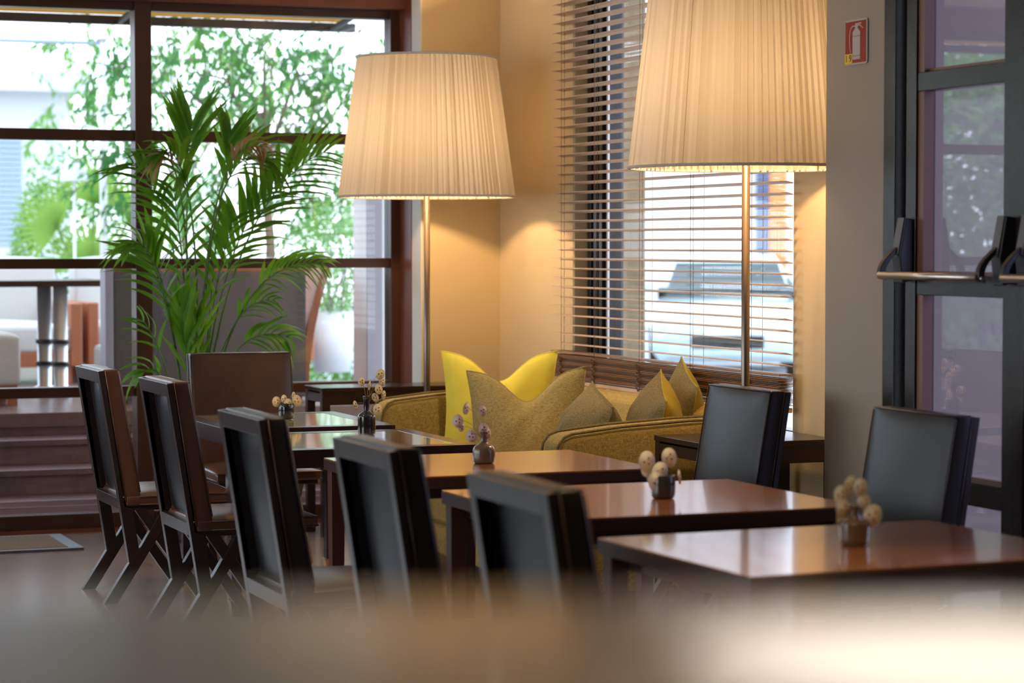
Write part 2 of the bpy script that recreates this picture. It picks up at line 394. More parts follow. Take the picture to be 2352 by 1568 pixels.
# ------------------------------------------------------------------ glazed exit door with panic bars
dr = empty('door_1', (XP, 0, 0)); struct(dr, 'dark glazed double exit door with steel push bars', 'door')
d = MB(); d.box(0, .12, 7.362, 7.437, 0, 2.95); d.box(.0, .12, 5.65, 7.362, 2.80, 2.95)
d.build('door_frame', 'door_wood', dr, bevel=.003)
MB().box(.06, .12, 7.291, 7.362, 0, 2.80).build('frame_rebate', 'black_plastic', dr)
def leaf_door(ya, yb):
    """ya far edge, yb near edge"""
    st = .066; s = MB()
    s.box(0.003, .055, ya - st, ya, .01, 2.79); s.box(0.003, .055, yb, yb + st + .06, .01, 2.79)
    for z0, z1 in ((2.04, 2.105), (1.345, 1.415), (.655, .735), (.01, .2), (2.7, 2.79)): s.box(.008, .055, yb + st + .06, ya - st, z0, z1)
    o = s.build('door_leaf', 'door_wood', dr, bevel=.003)
    MB().box(.05, .056, yb + st + .06, ya - st, .2, 2.7).build('glass_pane', 'door_glass', o)
    b = MB()
    for z0, z1 in ((2.105, 2.7), (1.415, 2.04), (.735, 1.345), (.2, .655)):
        b.box(.012, .05, ya - st - .038, ya - st, z0, z1); b.box(.03, .05, yb + st + .06, ya - st, z0, z0 + .012)
    b.build('glazing_bead', 'bead_wood', o); return o
lf = leaf_door(7.291, 6.555); lf2 = leaf_door(6.548, 5.80)
def panic(parent, ya, yb):
    """ya far mount, yb near mount"""
    zb = 1.415
    for y, sg in ((ya, 1), (yb, -1)):
        pts = [(0, zb - .02), (0, zb + .19), (-.028, zb + .195), (-.052, zb + .06), (-.04, zb - .03)]
        s = MB().prism_xz(pts, y - .028, y + .028); h = s.build('bar_mount', 'black_plastic', parent, bevel=.004)
        MB().prism_xz([(-.029, zb + .19), (-.0525, zb + .07), (-.056, zb + .07), (-.032, zb + .195)], y - .02, y + .02).build('cover_strip', 'grey_plastic', h)
        arm = []
        for i in range(9):
            u = i / 8; arm.append((-.045 - .075 * math.sin(u * math.pi * .62) , zb + .10 - .115 * u))
        outer = arm; inner = [(x + .020 + .004 * i / 8, z - .004) for i, (x, z) in enumerate(arm)]
        MB().prism_xz(outer + inner[::-1], y - .012, y + .012).build('bar_arm', 'black_plastic', h, bevel=.003)
        MB().lathe([(.004, -.012), (.007, -.012), (.007, .012), (.004, .012)], 12).build('arm_bolt', 'steel', h, loc=(-.108, y - .008, zb - .005), rot=(R(90), 0, 0))
    MB().tube([(-.113, yb - .0, zb - .002), (-.113, ya + .0, zb - .002)], .0135, 20).build('push_bar', 'steel', parent)
panic(lf, 7.262, 6.64); panic(lf2, 6.50, 5.84)

# fire extinguisher sign on the pillar
sg = empty('fire_extinguisher_sign', (XP - .003, 7.625, 2.24), 0)
tag(sg, 'red and white fire extinguisher sign with yellow 19 tag, on the greige pillar', 'sign')
def plate(pts, t, m, name, parent, x0=0):
    MB().prism_yz([(-a, b) for a, b in pts], x0 - t, x0).build(name, m, parent)
def rrect(x0, x1, z0, z1, r):
    out = []
    for cx, cz, a0 in ((x1 - r, z1 - r, 0), (x0 + r, z1 - r, 90), (x0 + r, z0 + r, 180), (x1 - r, z0 + r, 270)):
        for k in range(5): a = R(a0 + k * 22.5); out.append((cx + r * math.cos(a), cz + r * math.sin(a)))
    return out
# sign coordinates: u to the viewer's right (towards -Y), v up
HW, HH = .079, .080
plate(rrect(-HW, HW, -HH, HH, .009), .003, 'sign_white', 'backing_plate', sg)
plate([(-HW + .002, -HH + .006), (HW - .007, -HH + .006), (HW - .007, HH - .006), (-HW + .002, HH - .006)], .0006, 'sign_red', 'red_field', sg, -.003)
pic = MB()
def pp(pts, x=-.0036, t=.0006, b=None): (b or pic).prism_yz([(-u, v) for u, v in pts], x - t, x)
cx0, cw = .003, .027
pp([(cx0 - cw, -.062), (cx0 + cw, -.062), (cx0 + cw, -.050), (cx0 - cw, -.050)])
pp([(cx0 - cw, -.048), (cx0 + cw, -.048), (cx0 + cw, .020), (cx0 - cw, .020)])
pp([(cx0 - cw, .022), (cx0 + cw, .022), (cx0 + cw, .035), (cx0 + .009, .049), (cx0 + .008, .062), (cx0 - .009, .062), (cx0 - .009, .049), (cx0 - cw, .035)])
pp([(cx0 - .009, .060), (cx0 + .035, .063), (cx0 + .035, .067), (cx0 - .009, .066)])
pp([(cx0 + .008, .056), (cx0 + .022, .057), (cx0 + .044, .045), (cx0 + .047, .048), (cx0 + .024, .061), (cx0 + .008, .060)])
hose = [(cx0 - .009, .057), (cx0 - .03, .057), (cx0 - .040, .050), (cx0 - .048, .03), (cx0 - .050, .005), (cx0 - .046, -.02), (cx0 - .041, -.036)]
for a, b in zip(hose, hose[1:]):
    dx, dz = b[0] - a[0], b[1] - a[1]; l = math.hypot(dx, dz); nx, nz = -dz / l * .002, dx / l * .002
    pp([(a[0] + nx, a[1] + nz), (b[0] + nx, b[1] + nz), (b[0] - nx, b[1] - nz), (a[0] - nx, a[1] - nz)])
pic.build('extinguisher_pictogram', 'sign_white', sg)
plate([(-HW + .001, -HH + .004), (-HW + .053, -HH + .004), (-HW + .053, -HH + .040), (-HW + .001, -HH + .040)], .0012, 'sign_yellow', 'number_tag', sg, -.0034)
for ch, u in (('1', -HW + .013), ('9', -HW + .040)):
    cu = bpy.data.curves.new('digit', 'FONT'); cu.body = ch; cu.size = .036; cu.extrude = .0003; cu.align_x = 'CENTER'; cu.align_y = 'CENTER'
    to = bpy.data.objects.new('tmp', cu); col.objects.link(to)
    dg = bpy.context.evaluated_depsgraph_get(); me = bpy.data.meshes.new_from_object(to.evaluated_get(dg)); bpy.data.objects.remove(to)
    me.materials.clear(); me.materials.append(M['sign_black'])
    o = bpy.data.objects.new('number', me); col.objects.link(o); o.parent = sg
    o.rotation_euler = (R(90), 0, R(-90)); o.location = (-.0052, -u, -HH + .022)

# ================================================================== CHAIRS
def make_chair(leather='brown_leather', W=.50):
    root = empty('dining_chair', (0, 0, 0)); h = W / 2; t = .04
    up = [(0, .985), (.024, .988), (.066, .70), (.108, .41), (.143, .40), (.170, .225), (.127, .17)]
    for sgn in (-1, 1):
        y0, y1 = (h - t, h) if sgn > 0 else (-h, -h + t)
        q_ = MB().prism_xz(up, y0, y1); yi = y0 if sgn > 0 else y1; q_.prism_xz([(.01, .93), (.062, .93), (.136, .45), (.086, .45)], yi - (0 if sgn > 0 else .006), yi + (.006 if sgn > 0 else 0)); q_.build('back_post', 'chair_wood', root, bevel=.002)
        MB().prism_xz([(.018, 0), (.076, 0), (.332, .40), (.275, .40), (.170, .225), (.127, .17)], y0, y1).build('leg', 'chair_wood', root, bevel=.002)
        MB().prism_xz([(.425, 0), (.478, 0), (.204, .40), (.15, .40)], y0 + .003, y1 - .003).build('leg', 'chair_wood', root, bevel=.002)
    a = lambda z: (.985 - z) / .815 * .127
    MB().prism_xz([(a(.985), .985), (a(.985) + .024, .985), (a(.96) + .024, .96), (a(.935) + .052, .935), (a(.935), .935)], -h + t, h - t).build('top_rail', 'chair_wood', root, bevel=.0015)
    MB().prism_xz([(a(.445), .445), (a(.445) + .052, .445), (a(.395) + .052, .395), (a(.395), .395)], -h + t, h - t).build('lower_rail', 'chair_wood', root, bevel=.0015)
    MB().box(.12, .58, -h + .01, h - .01, .392, .418).build('seat_frame', 'chair_wood', root, bevel=.002)
    # rear panel of leather, hollowed
    v = []; f = []; NY, NZ = 8, 14
    for i in range(NZ + 1):
        z = .445 + (.935 - .445) * i / NZ
        for j in range(NY + 1):
            y = -h + t + (W - 2 * t) * j / NY
            q = math.sin(math.pi * j / NY) ** .6 * math.sin(math.pi * i / NZ) ** .5
            v.append((a(z) + .048 - .018 * q, y, z))
    for i in range(NZ):
        for j in range(NY): o = i * (NY + 1) + j; f.append((o, o + 1, o + NY + 2, o + NY + 1))
    MB().add(v, f, 0, True).build('rear_panel', 'black_leather', root)
    # backrest cushion
    def cushion(prof_fn, n1, n2): pass
    v = []; f = []; NU, NV = 10, 14
    def fr(z): return .178 - (z - .455) / .535 * .092
    z0, z1 = .43, .992
    for side in (0, 1):
        for i in range(NV + 1):
            z = z0 + (z1 - z0) * i / NV
            for j in range(NU + 1):
                y = -h + W * j / NU
                if side == 0: q = (math.sin(math.pi * j / NU) * math.sin(math.pi * i / NV)) ** .6; x = fr(z) + .020 * q
                else: x = a(z) + (.052 if abs(y) < .202 and .45 < z < .93 else .0235)
                v.append((x, y, z))
    o2 = (NV + 1) * (NU + 1)
    for i in range(NV):
        for j in range(NU):
            o = i * (NU + 1) + j; f.append((o, o + 1, o + NU + 2, o + NU + 1)); f.append((o2 + o, o2 + o + NU + 1, o2 + o + NU + 2, o2 + o + 1))
    for i in range(NV):
        o = i * (NU + 1); f.append((o, o + NU + 1, o2 + o + NU + 1, o2 + o)); o += NU; f.append((o, o2 + o, o2 + o + NU + 1, o + NU + 1))
    for j in range(NU):
        f.append((j, o2 + j, o2 + j + 1, j + 1)); o = NV * (NU + 1) + j; f.append((o, o + 1, o2 + o + 1, o2 + o))
    bk = MB(); bk.add(v, f, 0, True); back = bk.build('backrest', leather, root, bevel=.009, segs=3)
    pi = MB()
    for y in (-h - .001, h + .001):
        pi.tube([(fr(.47), y, .47), (fr(.7), y, .7), (fr(.98), y, .982)], .0028, 6); pi.tube([(a(.44) + .03, y, .43), (a(.98) + .028, y, .985)], .0022, 6)
    pi.tube([(fr(.985), -h, .989), (fr(.985), h, .989)], .0028, 6)
    pi.build('piping', 'piping', back)
    # seat cushion
    v = []; f = []; NU, NV = 12, 12; x0, x1 = .115, .60
    for side in (0, 1):
        for i in range(NV + 1):
            x = x0 + (x1 - x0) * i / NV
            for j in range(NU + 1):
                y = -h - .002 + (W + .004) * j / NU
                q = (max(0, math.sin(math.pi * j / NU)) * max(0, math.sin(math.pi * i / NV))) ** .5
                v.append((x, y, .455 + .028 * q + .003 * math.sin(9 * x + 5 * y) if side == 0 else .412))
    o2 = (NV + 1) * (NU + 1)
    for i in range(NV):
        for j in range(NU):
            o = i * (NU + 1) + j; f.append((o, o + 1, o + NU + 2, o + NU + 1)); f.append((o2 + o, o2 + o + NU + 1, o2 + o + NU + 2, o2 + o + 1))
    for i in range(NV):
        o = i * (NU + 1); f.append((o, o + NU + 1, o2 + o + NU + 1, o2 + o)); o += NU; f.append((o, o2 + o, o2 + o + NU + 1, o + NU + 1))
    for j in range(NU):
        f.append((j, o2 + j, o2 + j + 1, j + 1)); o = NV * (NU + 1) + j; f.append((o, o + 1, o2 + o + 1, o2 + o))
    seat = MB().add(v, f, 0, True).build('seat', leather, root, bevel=.008, segs=3)
    pi = MB(); b = .003
    for z in (.418, .452): pi.tube([(x0 + .06, -h - b, z), (x1, -h - b, z), (x1 + b, -h, z), (x1 + b, h, z), (x1, h + b, z), (x0 + .06, h + b, z)], .0026, 6)
    pi.build('piping', 'piping', seat)
    return root
GC = 'leather dining chairs along the row of tables'
proto = make_chair('brown_leather'); protod = make_chair('dark_leather')
def place(p, x, y, rz, label, first=False):
    c = p if first else copy_tree(p)
    c.location = (x, y, 0); c.rotation_euler = (0, 0, rz); tag(c, label, 'chair', GC); return c
place(proto, 2.068, 10.33, 0, 'leftmost brown leather chair seen from behind, back rail nearest the timber steps', True)
place(proto, 2.125, 9.325, 0, 'second brown leather chair from the left, seen from behind')
place(proto, 3.04, 11.50, R(-90), 'brown leather chair facing the camera in front of the potted palm')
place(protod, 1.945, 7.35, 0, 'dark chair with crumpled top, in the middle of the five seen from behind', True)
place(protod, 1.962, 6.15, 0, 'dark blurred chair seen from behind, beside the round brown bottle vase')
place(protod, 1.945, 5.03, 0, 'nearest and rightmost of the dark chairs seen from behind')
place(protod, 4.10, 7.985, R(180), 'dark leather chair with its front to us below the near lamp')
place(protod, 4.05, 6.655, R(180), 'dark leather chair at far right, below the steel push bars')

# ================================================================== TABLES
def table(x0, x1, y0, y1, style, label, rz=0):
    cx, cy = (x0 + x1) / 2, (y0 + y1) / 2; a, b = (x1 - x0) / 2, (y1 - y0) / 2; H = .74
    root = empty('dining_table', (cx, cy, 0), rz); tag(root, label, 'table', 'dining tables in a row')
    if style == 'inlay':
        th, m = .07, .075; s = MB()
        for q in ((-a, a, -b, -b + m), (-a, a, b - m, b), (-a, -a + m, -b + m, b - m), (a - m, a, -b + m, b - m)): s.box(q[0], q[1], q[2], q[3], H - th, H)
        s.box(-a + m, a - m, -b + m, b - m, H - th, H - .012)
        top = s.build('tabletop', 'dark_table', root, bevel=.0015)
        MB().box(-a + m, a - m, -b + m, b - m, H - .012, H - .001).build('glass_inlay', 'inlay', top)
        lg = 'dark_table'
    else:
        th = .042; top = MB().box(-a, a, -b, b, H - .005, H).build('tabletop', 'table_wood', root)
        MB().box(-a, a, -b, b, H - th, H - .005).build('edge_band', 'table_edge', top)
        MB().box(-a + .06, a - .06, -b + .06, b - .06, H - th - .04, H - th).build('apron', 'table_edge', root)
        lg = 'table_leg'
    for sx in (-1, 1):
        for sy in (-1, 1):
            w = .026; X, Y = sx * (a - .036), sy * (b - .036); zb = .05 if style == 'inlay' else 0; w2 = w * .8
            zt = H - th
            s = MB().add([(X - w2, Y - w2, zb), (X + w2, Y - w2, zb), (X + w2, Y + w2, zb), (X - w2, Y + w2, zb), (X - w, Y - w, zt), (X + w, Y - w, zt), (X + w, Y + w, zt), (X - w, Y + w, zt)],
                         [(0, 3, 2, 1), (4, 5, 6, 7), (0, 1, 5, 4), (1, 2, 6, 5), (2, 3, 7, 6), (3, 0, 4, 7)])
            L = s.build('leg', lg, root, bevel=.0015)
            if style == 'inlay':
                s = MB().add([(X - .019, Y - .019, 0), (X + .019, Y - .019, 0), (X + .019, Y + .019, 0), (X - .019, Y + .019, 0), (X - .026, Y - .026, .052), (X + .026, Y - .026, .052), (X + .026, Y + .026, .052), (X - .026, Y + .026, .052)],
                             [(0, 3, 2, 1), (4, 5, 6, 7), (0, 1, 5, 4), (1, 2, 6, 5), (2, 3, 7, 6), (3, 0, 4, 7)])
                s.box(X - .029, X + .029, Y - .029, Y + .029, .052, .059); s.build('brass_cap', 'brass', L)
    return root
table(2.57, 3.32, 9.893, 10.79, 'inlay', 'dark table with cream glass inlay, farthest, in front of the facing chair')
table(2.50, 3.30, 8.80, 9.66, 'inlay', 'dark table with cream glass inlay, carrying the tall black bottle vase')
table(2.56, 3.53, 7.64, 8.45, 'wood', 'brown wooden table with the round brown bottle vase, before the sofa')
table(2.57, 3.58, 6.31, 7.20, 'wood', 'brown wooden table with the small cup vase of dried pods, fourth in the row')
table(2.555, 3.59, 5.08, 5.90, 'wood', 'nearest brown wooden table with a squat vase, at right', R(2.5))

# side tables
def side_table(x0, x1, y0, y1, H, label, name='side_table'):
    cx, cy = (x0 + x1) / 2, (y0 + y1) / 2; a, b = (x1 - x0) / 2, (y1 - y0) / 2
    root = empty(name, (cx, cy, 0)); tag(root, label, 'side table')
    MB().box(-a, a, -b, b, H - .022, H).build('tabletop', 'dark_table', root, bevel=.002)
    s = MB()
    s.box(-a + .004, a - .004, -b + .004, -b + .024, H - .09, H - .022); s.box(-a + .004, a - .004, b - .024, b - .004, H - .09, H - .022)
    s.box(-a + .004, -a + .024, -b + .024, b - .024, H - .075, H - .03); s.box(a - .024, a - .004, -b + .024, b - .024, H - .09, H - .022)
    s.build('apron', 'dark_table', root)
    for sx in (-1, 1):
        for sy in (-1, 1): MB().box(sx * (a - .025) - .022, sx * (a - .025) + .022, sy * (b - .025) - .022, sy * (b - .025) + .022, 0, H - .022).build('leg', 'dark_table', root, bevel=.002)
side_table(4.10, 4.70, 8.46, 8.92, .745, 'dark wooden side table between the near sofa arm and the pillar')
side_table(3.62, 4.70, 11.98, 12.30, .775, 'dark narrow side table behind the far sofa arm, below the far lamp')

# ================================================================== SOFA AND CUSHIONS
sofa = empty('sofa', (4.18, 10.2, 0)); tag(sofa, 'olive woven sofa with piped arms under the wooden blind', 'sofa')
def L(x, y): return (x - 4.18, y - 10.2)
def arm(yc, label=None):
    # profile along X: front rounded, top rising to the back
    pts = [(-.47, .10), (-.485, .30), (-.485, .66), (-.478, .705), (-.455, .738), (-.42, .752), (-.2, .775), (.1, .792), (.45, .80), (.45, .10)]
    o = MB().prism_xz(pts, yc - .085, yc + .085).build('arm', 'sofa_fabric', sofa, bevel=.035, segs=4)
    for p in o.data.polygons: p.use_smooth = True
    tt = MB()
    for dy in (-.082, .082): tt.tube([(x - (.0 if i < 5 else 0), yc + dy, z + .002) for i, (x, z) in enumerate(pts[1:9])], .006, 8)
    tt.build('piping', 'pillow_dark', o)
arm(-1.145); arm(1.10)
bb = MB().prism_xz([(.30, .10), (.22, .42), (.30, .80), (.34, .825), (.46, .825), (.49, .80), (.49, .10)], -1.05, 1.02)
o = bb.build('backrest', 'sofa_fabric', sofa, bevel=.02, segs=3)
MB().box(-.47, .30, -1.06, 1.015, .09, .25).build('base', 'sofa_fabric', sofa, bevel=.03, segs=3)
def puffy(x0, x1, y0, y1, z0, z1, name, m, parent, n=10, bul=.03):
    v = []; f = []
    for side in (0, 1):
        for i in range(n + 1):
            for j in range(n + 1):
                q = (max(0, math.sin(math.pi * i / n)) * max(0, math.sin(math.pi * j / n))) ** .4
                e = bul * q * (1 if side else -.3)
                v.append((x0 + (x1 - x0) * i / n, y0 + (y1 - y0) * j / n, (z1 if side else z0) + e))
    o2 = (n + 1) ** 2
    for i in range(n):
        for j in range(n):
            o = i * (n + 1) + j; f.append((o, o + n + 1, o + n + 2, o + 1)); f.append((o2 + o, o2 + o + 1, o2 + o + n + 2, o2 + o + n + 1))
    for k in range(n):
        for (p, q) in ((k, k + 1), (n * (n + 1) + k + 1, n * (n + 1) + k), ((k + 1) * (n + 1), k * (n + 1)), (k * (n + 1) + n, (k + 1) * (n + 1) + n)): f.append((p, q, o2 + q, o2 + p))
    return MB().add(v, f, 0, True).build(name, m, parent, bevel=.03, segs=4)
puffy(-.50, .26, -1.055, -.025, .25, .40, 'seat_cushion', 'sofa_fabric', sofa)
puffy(-.50, .26, -.015, 1.01, .25, .40, 'seat_cushion', 'sofa_fabric', sofa)
for x in (-.42, .40):
    for y in (-1.1, 1.05): MB().box(x - .03, x + .03, y - .03, y + .03, 0, .10).build('foot', 'dark_table', sofa, bevel=.003)

def pillow_mesh(S, T, dip, seed, side=None, n=26):
    """pillow standing in the local YZ plane, front towards -X; side picks one face"""
    rnd = random.Random(seed); ph = [rnd.uniform(0, 6) for _ in range(6)]
    mb = MB()
    for sd in ((-1, 1) if side is None else (side,)):
        v = []; f = []
        for i in range(n + 1):
            for j in range(n + 1):
                u = -1 + 2 * i / n; w = -1 + 2 * j / n
                y = S * u * (1 - .10 * (1 - w * w)) ; z = S * w * (1 - .08 * (1 - u * u))
                th = T * (max(0, 1 - u * u) ** .55) * (max(0, 1 - w * w) ** .55)
                th *= 1 + .10 * math.sin(3 * u + ph[0]) * math.sin(2.5 * w + ph[1])
                if dip and w > -.2:
                    g = math.exp(-(u / .42) ** 2) * ((w + .2) / 1.2) ** 1.6; z -= dip * g; th *= 1 - .35 * g
                th += .004 * math.sin(11 * u + 7 * w + ph[2]) * (1 - u * u) * (1 - w * w)
                v.append((sd * th, y, z))
        for i in range(n):
            for j in range(n): o = i * (n + 1) + j; f.append((o, o + 1, o + n + 2, o + n + 1))
        mb.add(v, f, 0, True)
    return mb
def seam(S, dip, n=26):
    pts = []
    def pt(u, w):
        y = S * u * (1 - .10 * (1 - w * w)); z = S * w * (1 - .08 * (1 - u * u))
        if dip and w > -.2: z -= dip * math.exp(-(u / .42) ** 2) * ((w + .2) / 1.2) ** 1.6
        return (0, y, z)
    for k in range(n): pts.append(pt(-1 + 2 * k / n, -1))
    for k in range(n): pts.append(pt(1, -1 + 2 * k / n))
    for k in range(n): pts.append(pt(1 - 2 * k / n, 1))
    for k in range(n): pts.append(pt(-1, 1 - 2 * k / n))
    return MB().tube(pts, .0035, 6, closed=True)
def pillow(loc, rz, tilt, roll, S, T, dip, mats, label, seed):
    root = empty('cushion', loc); root.rotation_mode = 'XYZ'
    root.rotation_euler = (Matrix.Rotation(rz, 3, 'Z') @ Matrix.Rotation(tilt, 3, 'Y') @ Matrix.Rotation(roll, 3, 'X')).to_euler()
    tag(root, label, 'cushion', 'cushions on the sofa')
    if len(mats) == 1: pillow_mesh(S, T, dip, seed).build('cover', mats[0], root)
    else:
        a = pillow_mesh(S, T, dip, seed, -1).build('front_panel', mats[0], root); b = pillow_mesh(S, T, dip, seed, 1).build('back_panel', mats[1], root)
        a['label'] = 'grey green woven front'; b['label'] = 'mustard velvet back'
    seam(S, dip).build('seam', mats[-1], root)
pillow((4.22, 10.98, .72), R(69), R(14), R(0), .285, .10, .13, ['yellow_velvet'], 'bright yellow cushion standing behind the big grey-green one', 3)
pillow((4.21, 10.58, .655), R(67), R(16), R(-2), .285, .10, .14, ['pillow_weave'], 'large grey-green woven cushion leaning on the yellow one', 5)
pillow((4.12, 9.66, .63), R(-10), R(14), R(10), .25, .15, 0, ['pillow_dark'], 'grey-green woven cushion with peaked corner, leftmost of the near group', 8)
pillow((4.34, 9.46, .66), R(-20), R(10), R(12), .265, .14, 0, ['pillow_dark', 'mustard_velvet'], 'two-tone grey and mustard cushion with peaked corner, resting on the near sofa arm', 9)
pillow((4.545, 9.60, .71), R(-16), R(6), R(12), .26, .10, 0, ['pillow_dark', 'mustard_velvet'], 'two-tone grey and mustard cushion behind, rightmost under the blind', 11)

# ================================================================== FLOOR LAMPS
def lamp(x, y, zb, hgt, rb, rt, power, label, seed):
    root = empty('floor_lamp', (x, y, 0)); tag(root, label, 'lamp', 'pleated floor lamps')
    MB().lathe([(.0, 0), (.15, 0), (.15, .012), (.145, .018), (.03, .024), (.0, .024)], 40, cap=False).build('base', 'lamp_metal', root)
    MB().lathe([(.0165, .02), (.0165, zb + .12)], 20).build('pole', 'lamp_metal', root)
    NP = 100; rnd = random.Random(seed); pts = []; NZ = 8; ang = []
    # irregular knife pleats
    for k in range(NP):
        a = 2 * math.pi * (k + rnd.uniform(-.12, .12)) / NP
        ang += [(a, 1.0), (a + 2 * math.pi / NP * .62, rnd.uniform(.962, .985)), (a + 2 * math.pi / NP * .74, 1.008)]
    n = len(ang); v = []; f = []
    for i in range(NZ + 1):
        u = i / NZ; r = rb + (rt - rb) * u
        for a, q in ang: v.append((r * q * math.cos(a), r * q * math.sin(a), zb + hgt * u))
    for i in range(NZ):
        for k in range(n): f.append((i * n + k, i * n + (k + 1) % n, (i + 1) * n + (k + 1) % n, (i + 1) * n + k))
    sh = MB().add(v, f, 0, False).build('lamp_shade', 'shade_fabric', root)
    for r, z in ((rb, zb), (rt, zb + hgt)):
        s = MB(); s.lathe([(r + .003, z - .006), (r + .006, z - .005), (r + .006, z + .005), (r - .006, z + .005), (r - .006, z - .006), (r + .003, z - .006)], 72, cap=False)
        s.build('shade_trim', 'shade_trim', sh)
    s = MB()
    for k in range(3):
        a = k * 2 * math.pi / 3 + .4; s.tube([(0.012 * math.cos(a), .012 * math.sin(a), zb + .1), ((rb * .97) * math.cos(a), (rb * .97) * math.sin(a), zb + .02)], .003, 6)
    s.build('shade_carrier', 'lamp_metal', root)
    MB().lathe([(.0, 0), (.018, .01), (.032, .045), (.03, .075), (.018, .10), (0, .108)], 16, (0, 0, zb + .13), cap=False).build('bulb', 'bulb_glow', root)
    ld = bpy.data.lights.new('bulb_light', 'POINT'); ld.energy = power; ld.color = (1, .66, .34); ld.shadow_soft_size = .05
    lo = bpy.data.objects.new('bulb_light', ld); col.objects.link(lo); lo.parent = root; lo.location = (0, 0, zb + .30)
lamp(4.115, 11.75, 1.762, .71, .452, .356, 44, 'far pleated cream floor lamp in the corner beside the glazed front', 1)
lamp(4.27, 8.44, 1.816, .72, .455, .372, 44, 'near pleated cream floor lamp, cropped by the top of the photo', 2)

# ================================================================== VASES AND DRIED HONESTY
def vase(x, y, prof, mats, label, name='bud_vase', bands=None):
    root = empty(name, (x, y, .7405)); tag(root, label, 'vase', 'small vases on the tables')
    inner = [(max(.001, r - .003), z) for r, z in prof[::-1] if z > .006]
    if bands is None: MB().lathe(prof + inner, 40, cap=False).build('vase_body', mats[0], root)
    else:
        lo = [p for p in prof if p[1] <= bands + 1e-6]; hi = [p for p in prof if p[1] >= bands - 1e-6]
        MB().lathe(hi + inner, 40, cap=False).build('vase_body', mats[0], root); MB().lathe([(.001, 0)] + lo, 40, cap=False).build('lower_glaze', mats[1], root)
def sm(pts, k=3):
    out = []
    for i in range(len(pts) - 1):
        p0 = pts[max(0, i - 1)]; p1 = pts[i]; p2 = pts[i + 1]; p3 = pts[min(len(pts) - 1, i + 2)]
        for j in range(k):
            t = j / k
            out.append(tuple(.5 * ((2 * b) + (-a + c) * t + (2 * a - 5 * b + 4 * c - d) * t * t + (-a + 3 * b - 3 * c + d) * t ** 3) for a, b, c, d in zip(p0, p1, p2, p3)))
    return out + [pts[-1]]
def honesty(x, y, z, pods, label, m='seed_pod', rad=.017):
    """pods: (dx toward right of view, dz, dy, facing degrees, scale)"""
    root = empty('dried_honesty', (x, y, z)); tag(root, label, 'dried flowers', 'dried honesty sprigs in the vases')
    st = MB(); rx, ry = math.cos(YAW), -math.sin(YAW)
    for i, (dx, dz, dy, fa, sc_) in enumerate(pods):
        px, py = dx * rx + dy * .36, dx * ry + dy * .93
        e = Vector((px, py, dz)); c = Vector((px * .35, py * .35, dz * .75 + .012))
        pts = [Vector((0, 0, -.03)) * (1 - t) ** 2 + c * 2 * t * (1 - t) + e * t * t for t in [k / 8 for k in range(9)]]
        st.tube(pts, .0008, 5)
        pm = MB(); n = 18; r = rad * sc_; vs = [(0, .0009, 0)]
        for k in range(n): a = 2 * math.pi * k / n; vs.append((r * .82 * math.cos(a), 0, r * math.sin(a)))
        vs.append((0, -.0009, 0))
        pm.add(vs, [(0, 1 + k, 1 + (k + 1) % n) for k in range(n)] + [(n + 1, 1 + (k + 1) % n, 1 + k) for k in range(n)], 0, True)
        sd = MB()
        for (a, b) in ((.18, .30), (-.28, -.02), (.20, -.22)):
            vv = [(a * r + .0026 * math.cos(t * math.pi / 4), -.0016, b * r + .0034 * math.sin(t * math.pi / 4)) for t in range(8)]
            vv += [(q[0], .0016, q[2]) for q in vv]
            sd.add(vv, [list(range(8)), list(range(15, 7, -1))] + [(t, (t + 1) % 8, (t + 1) % 8 + 8, t + 8) for t in range(8)])
        po = pm.build('seed_pod', m, root, loc=tuple(e - Vector((0, 0, r * .2)))); po.rotation_euler = (R(8 * math.sin(i * 2.1)), R(20 * math.sin(i * 1.3)), -YAW + R(fa))
        sd.build('seeds', 'seed', po)
    st.build('stems', 'twig', root)
vase(2.984, 10.42, sm([(.020, 0), (.031, .004), (.035, .022), (.0355, .045), (.033, .060), (.030, .068)]), ['vase_black', 'vase_olive'], 'small dark cup vase on the farthest inlaid table', bands=None)
honesty(2.984, 10.42, .80, [(-.045, .02, 0, 15, 1.15), (-.012, .03, .01, -30, 1), (.008, .012, -.02, 10, 1.15), (.045, .025, 0, 20, 1.3), (.03, .045, .01, 60, .9)], 'cluster of cream dried seed pods in the farthest cup vase', rad=.021)
vase(2.985, 9.26, sm([(.026, 0), (.034, .004), (.0365, .03), (.0365, .075), (.034, .092), (.018, .104), (.0125, .112), (.0125, .155), (.0145, .163), (.0145, .168)]), ['vase_black', 'vase_olive'], 'tall narrow-necked black bottle vase on the second inlaid table', bands=None)
honesty(2.985, 9.26, .895, [(-.02, .075, 0, 25, 1), (.055, .105, .01, 10, 1.25), (.062, .075, .02, 40, 1.1), (.05, .045, -.01, 15, 1.1), (.035, .012, 0, -20, 1.05), (.045, -.035, -.01, 5, 1.3), (.068, .02, .02, 60, 1.1), (.012, .06, 0, 75, 1.1), (-.045, -.02, 0, 62, 1.1)], 'tall sprig of cream dried seed pods in the black bottle vase', rad=.018)
vase(3.03, 8.04, sm([(.03, 0), (.037, .004), (.0405, .022), (.040, .045), (.033, .060), (.016, .071), (.0115, .082), (.0115, .10), (.014, .108), (.014, .111)]), ['vase_glaze'], 'round brown glazed bottle vase on the table before the sofa')
honesty(3.03, 8.04, .84, [(-.092, .055, 0, 10, 1.35), (-.062, .10, 0, 55, 1.3), (-.005, .088, .02, 15, 1.05), (-.045, .002, -.01, 15, 1.3), (0, .025, .01, 10, 1.2), (.015, .01, 0, 50, 1.1), (-.08, .03, .01, 30, .9)], 'airy sprig of pale pinkish seed pods in the round brown vase', 'seed_pod_pale', rad=.018)
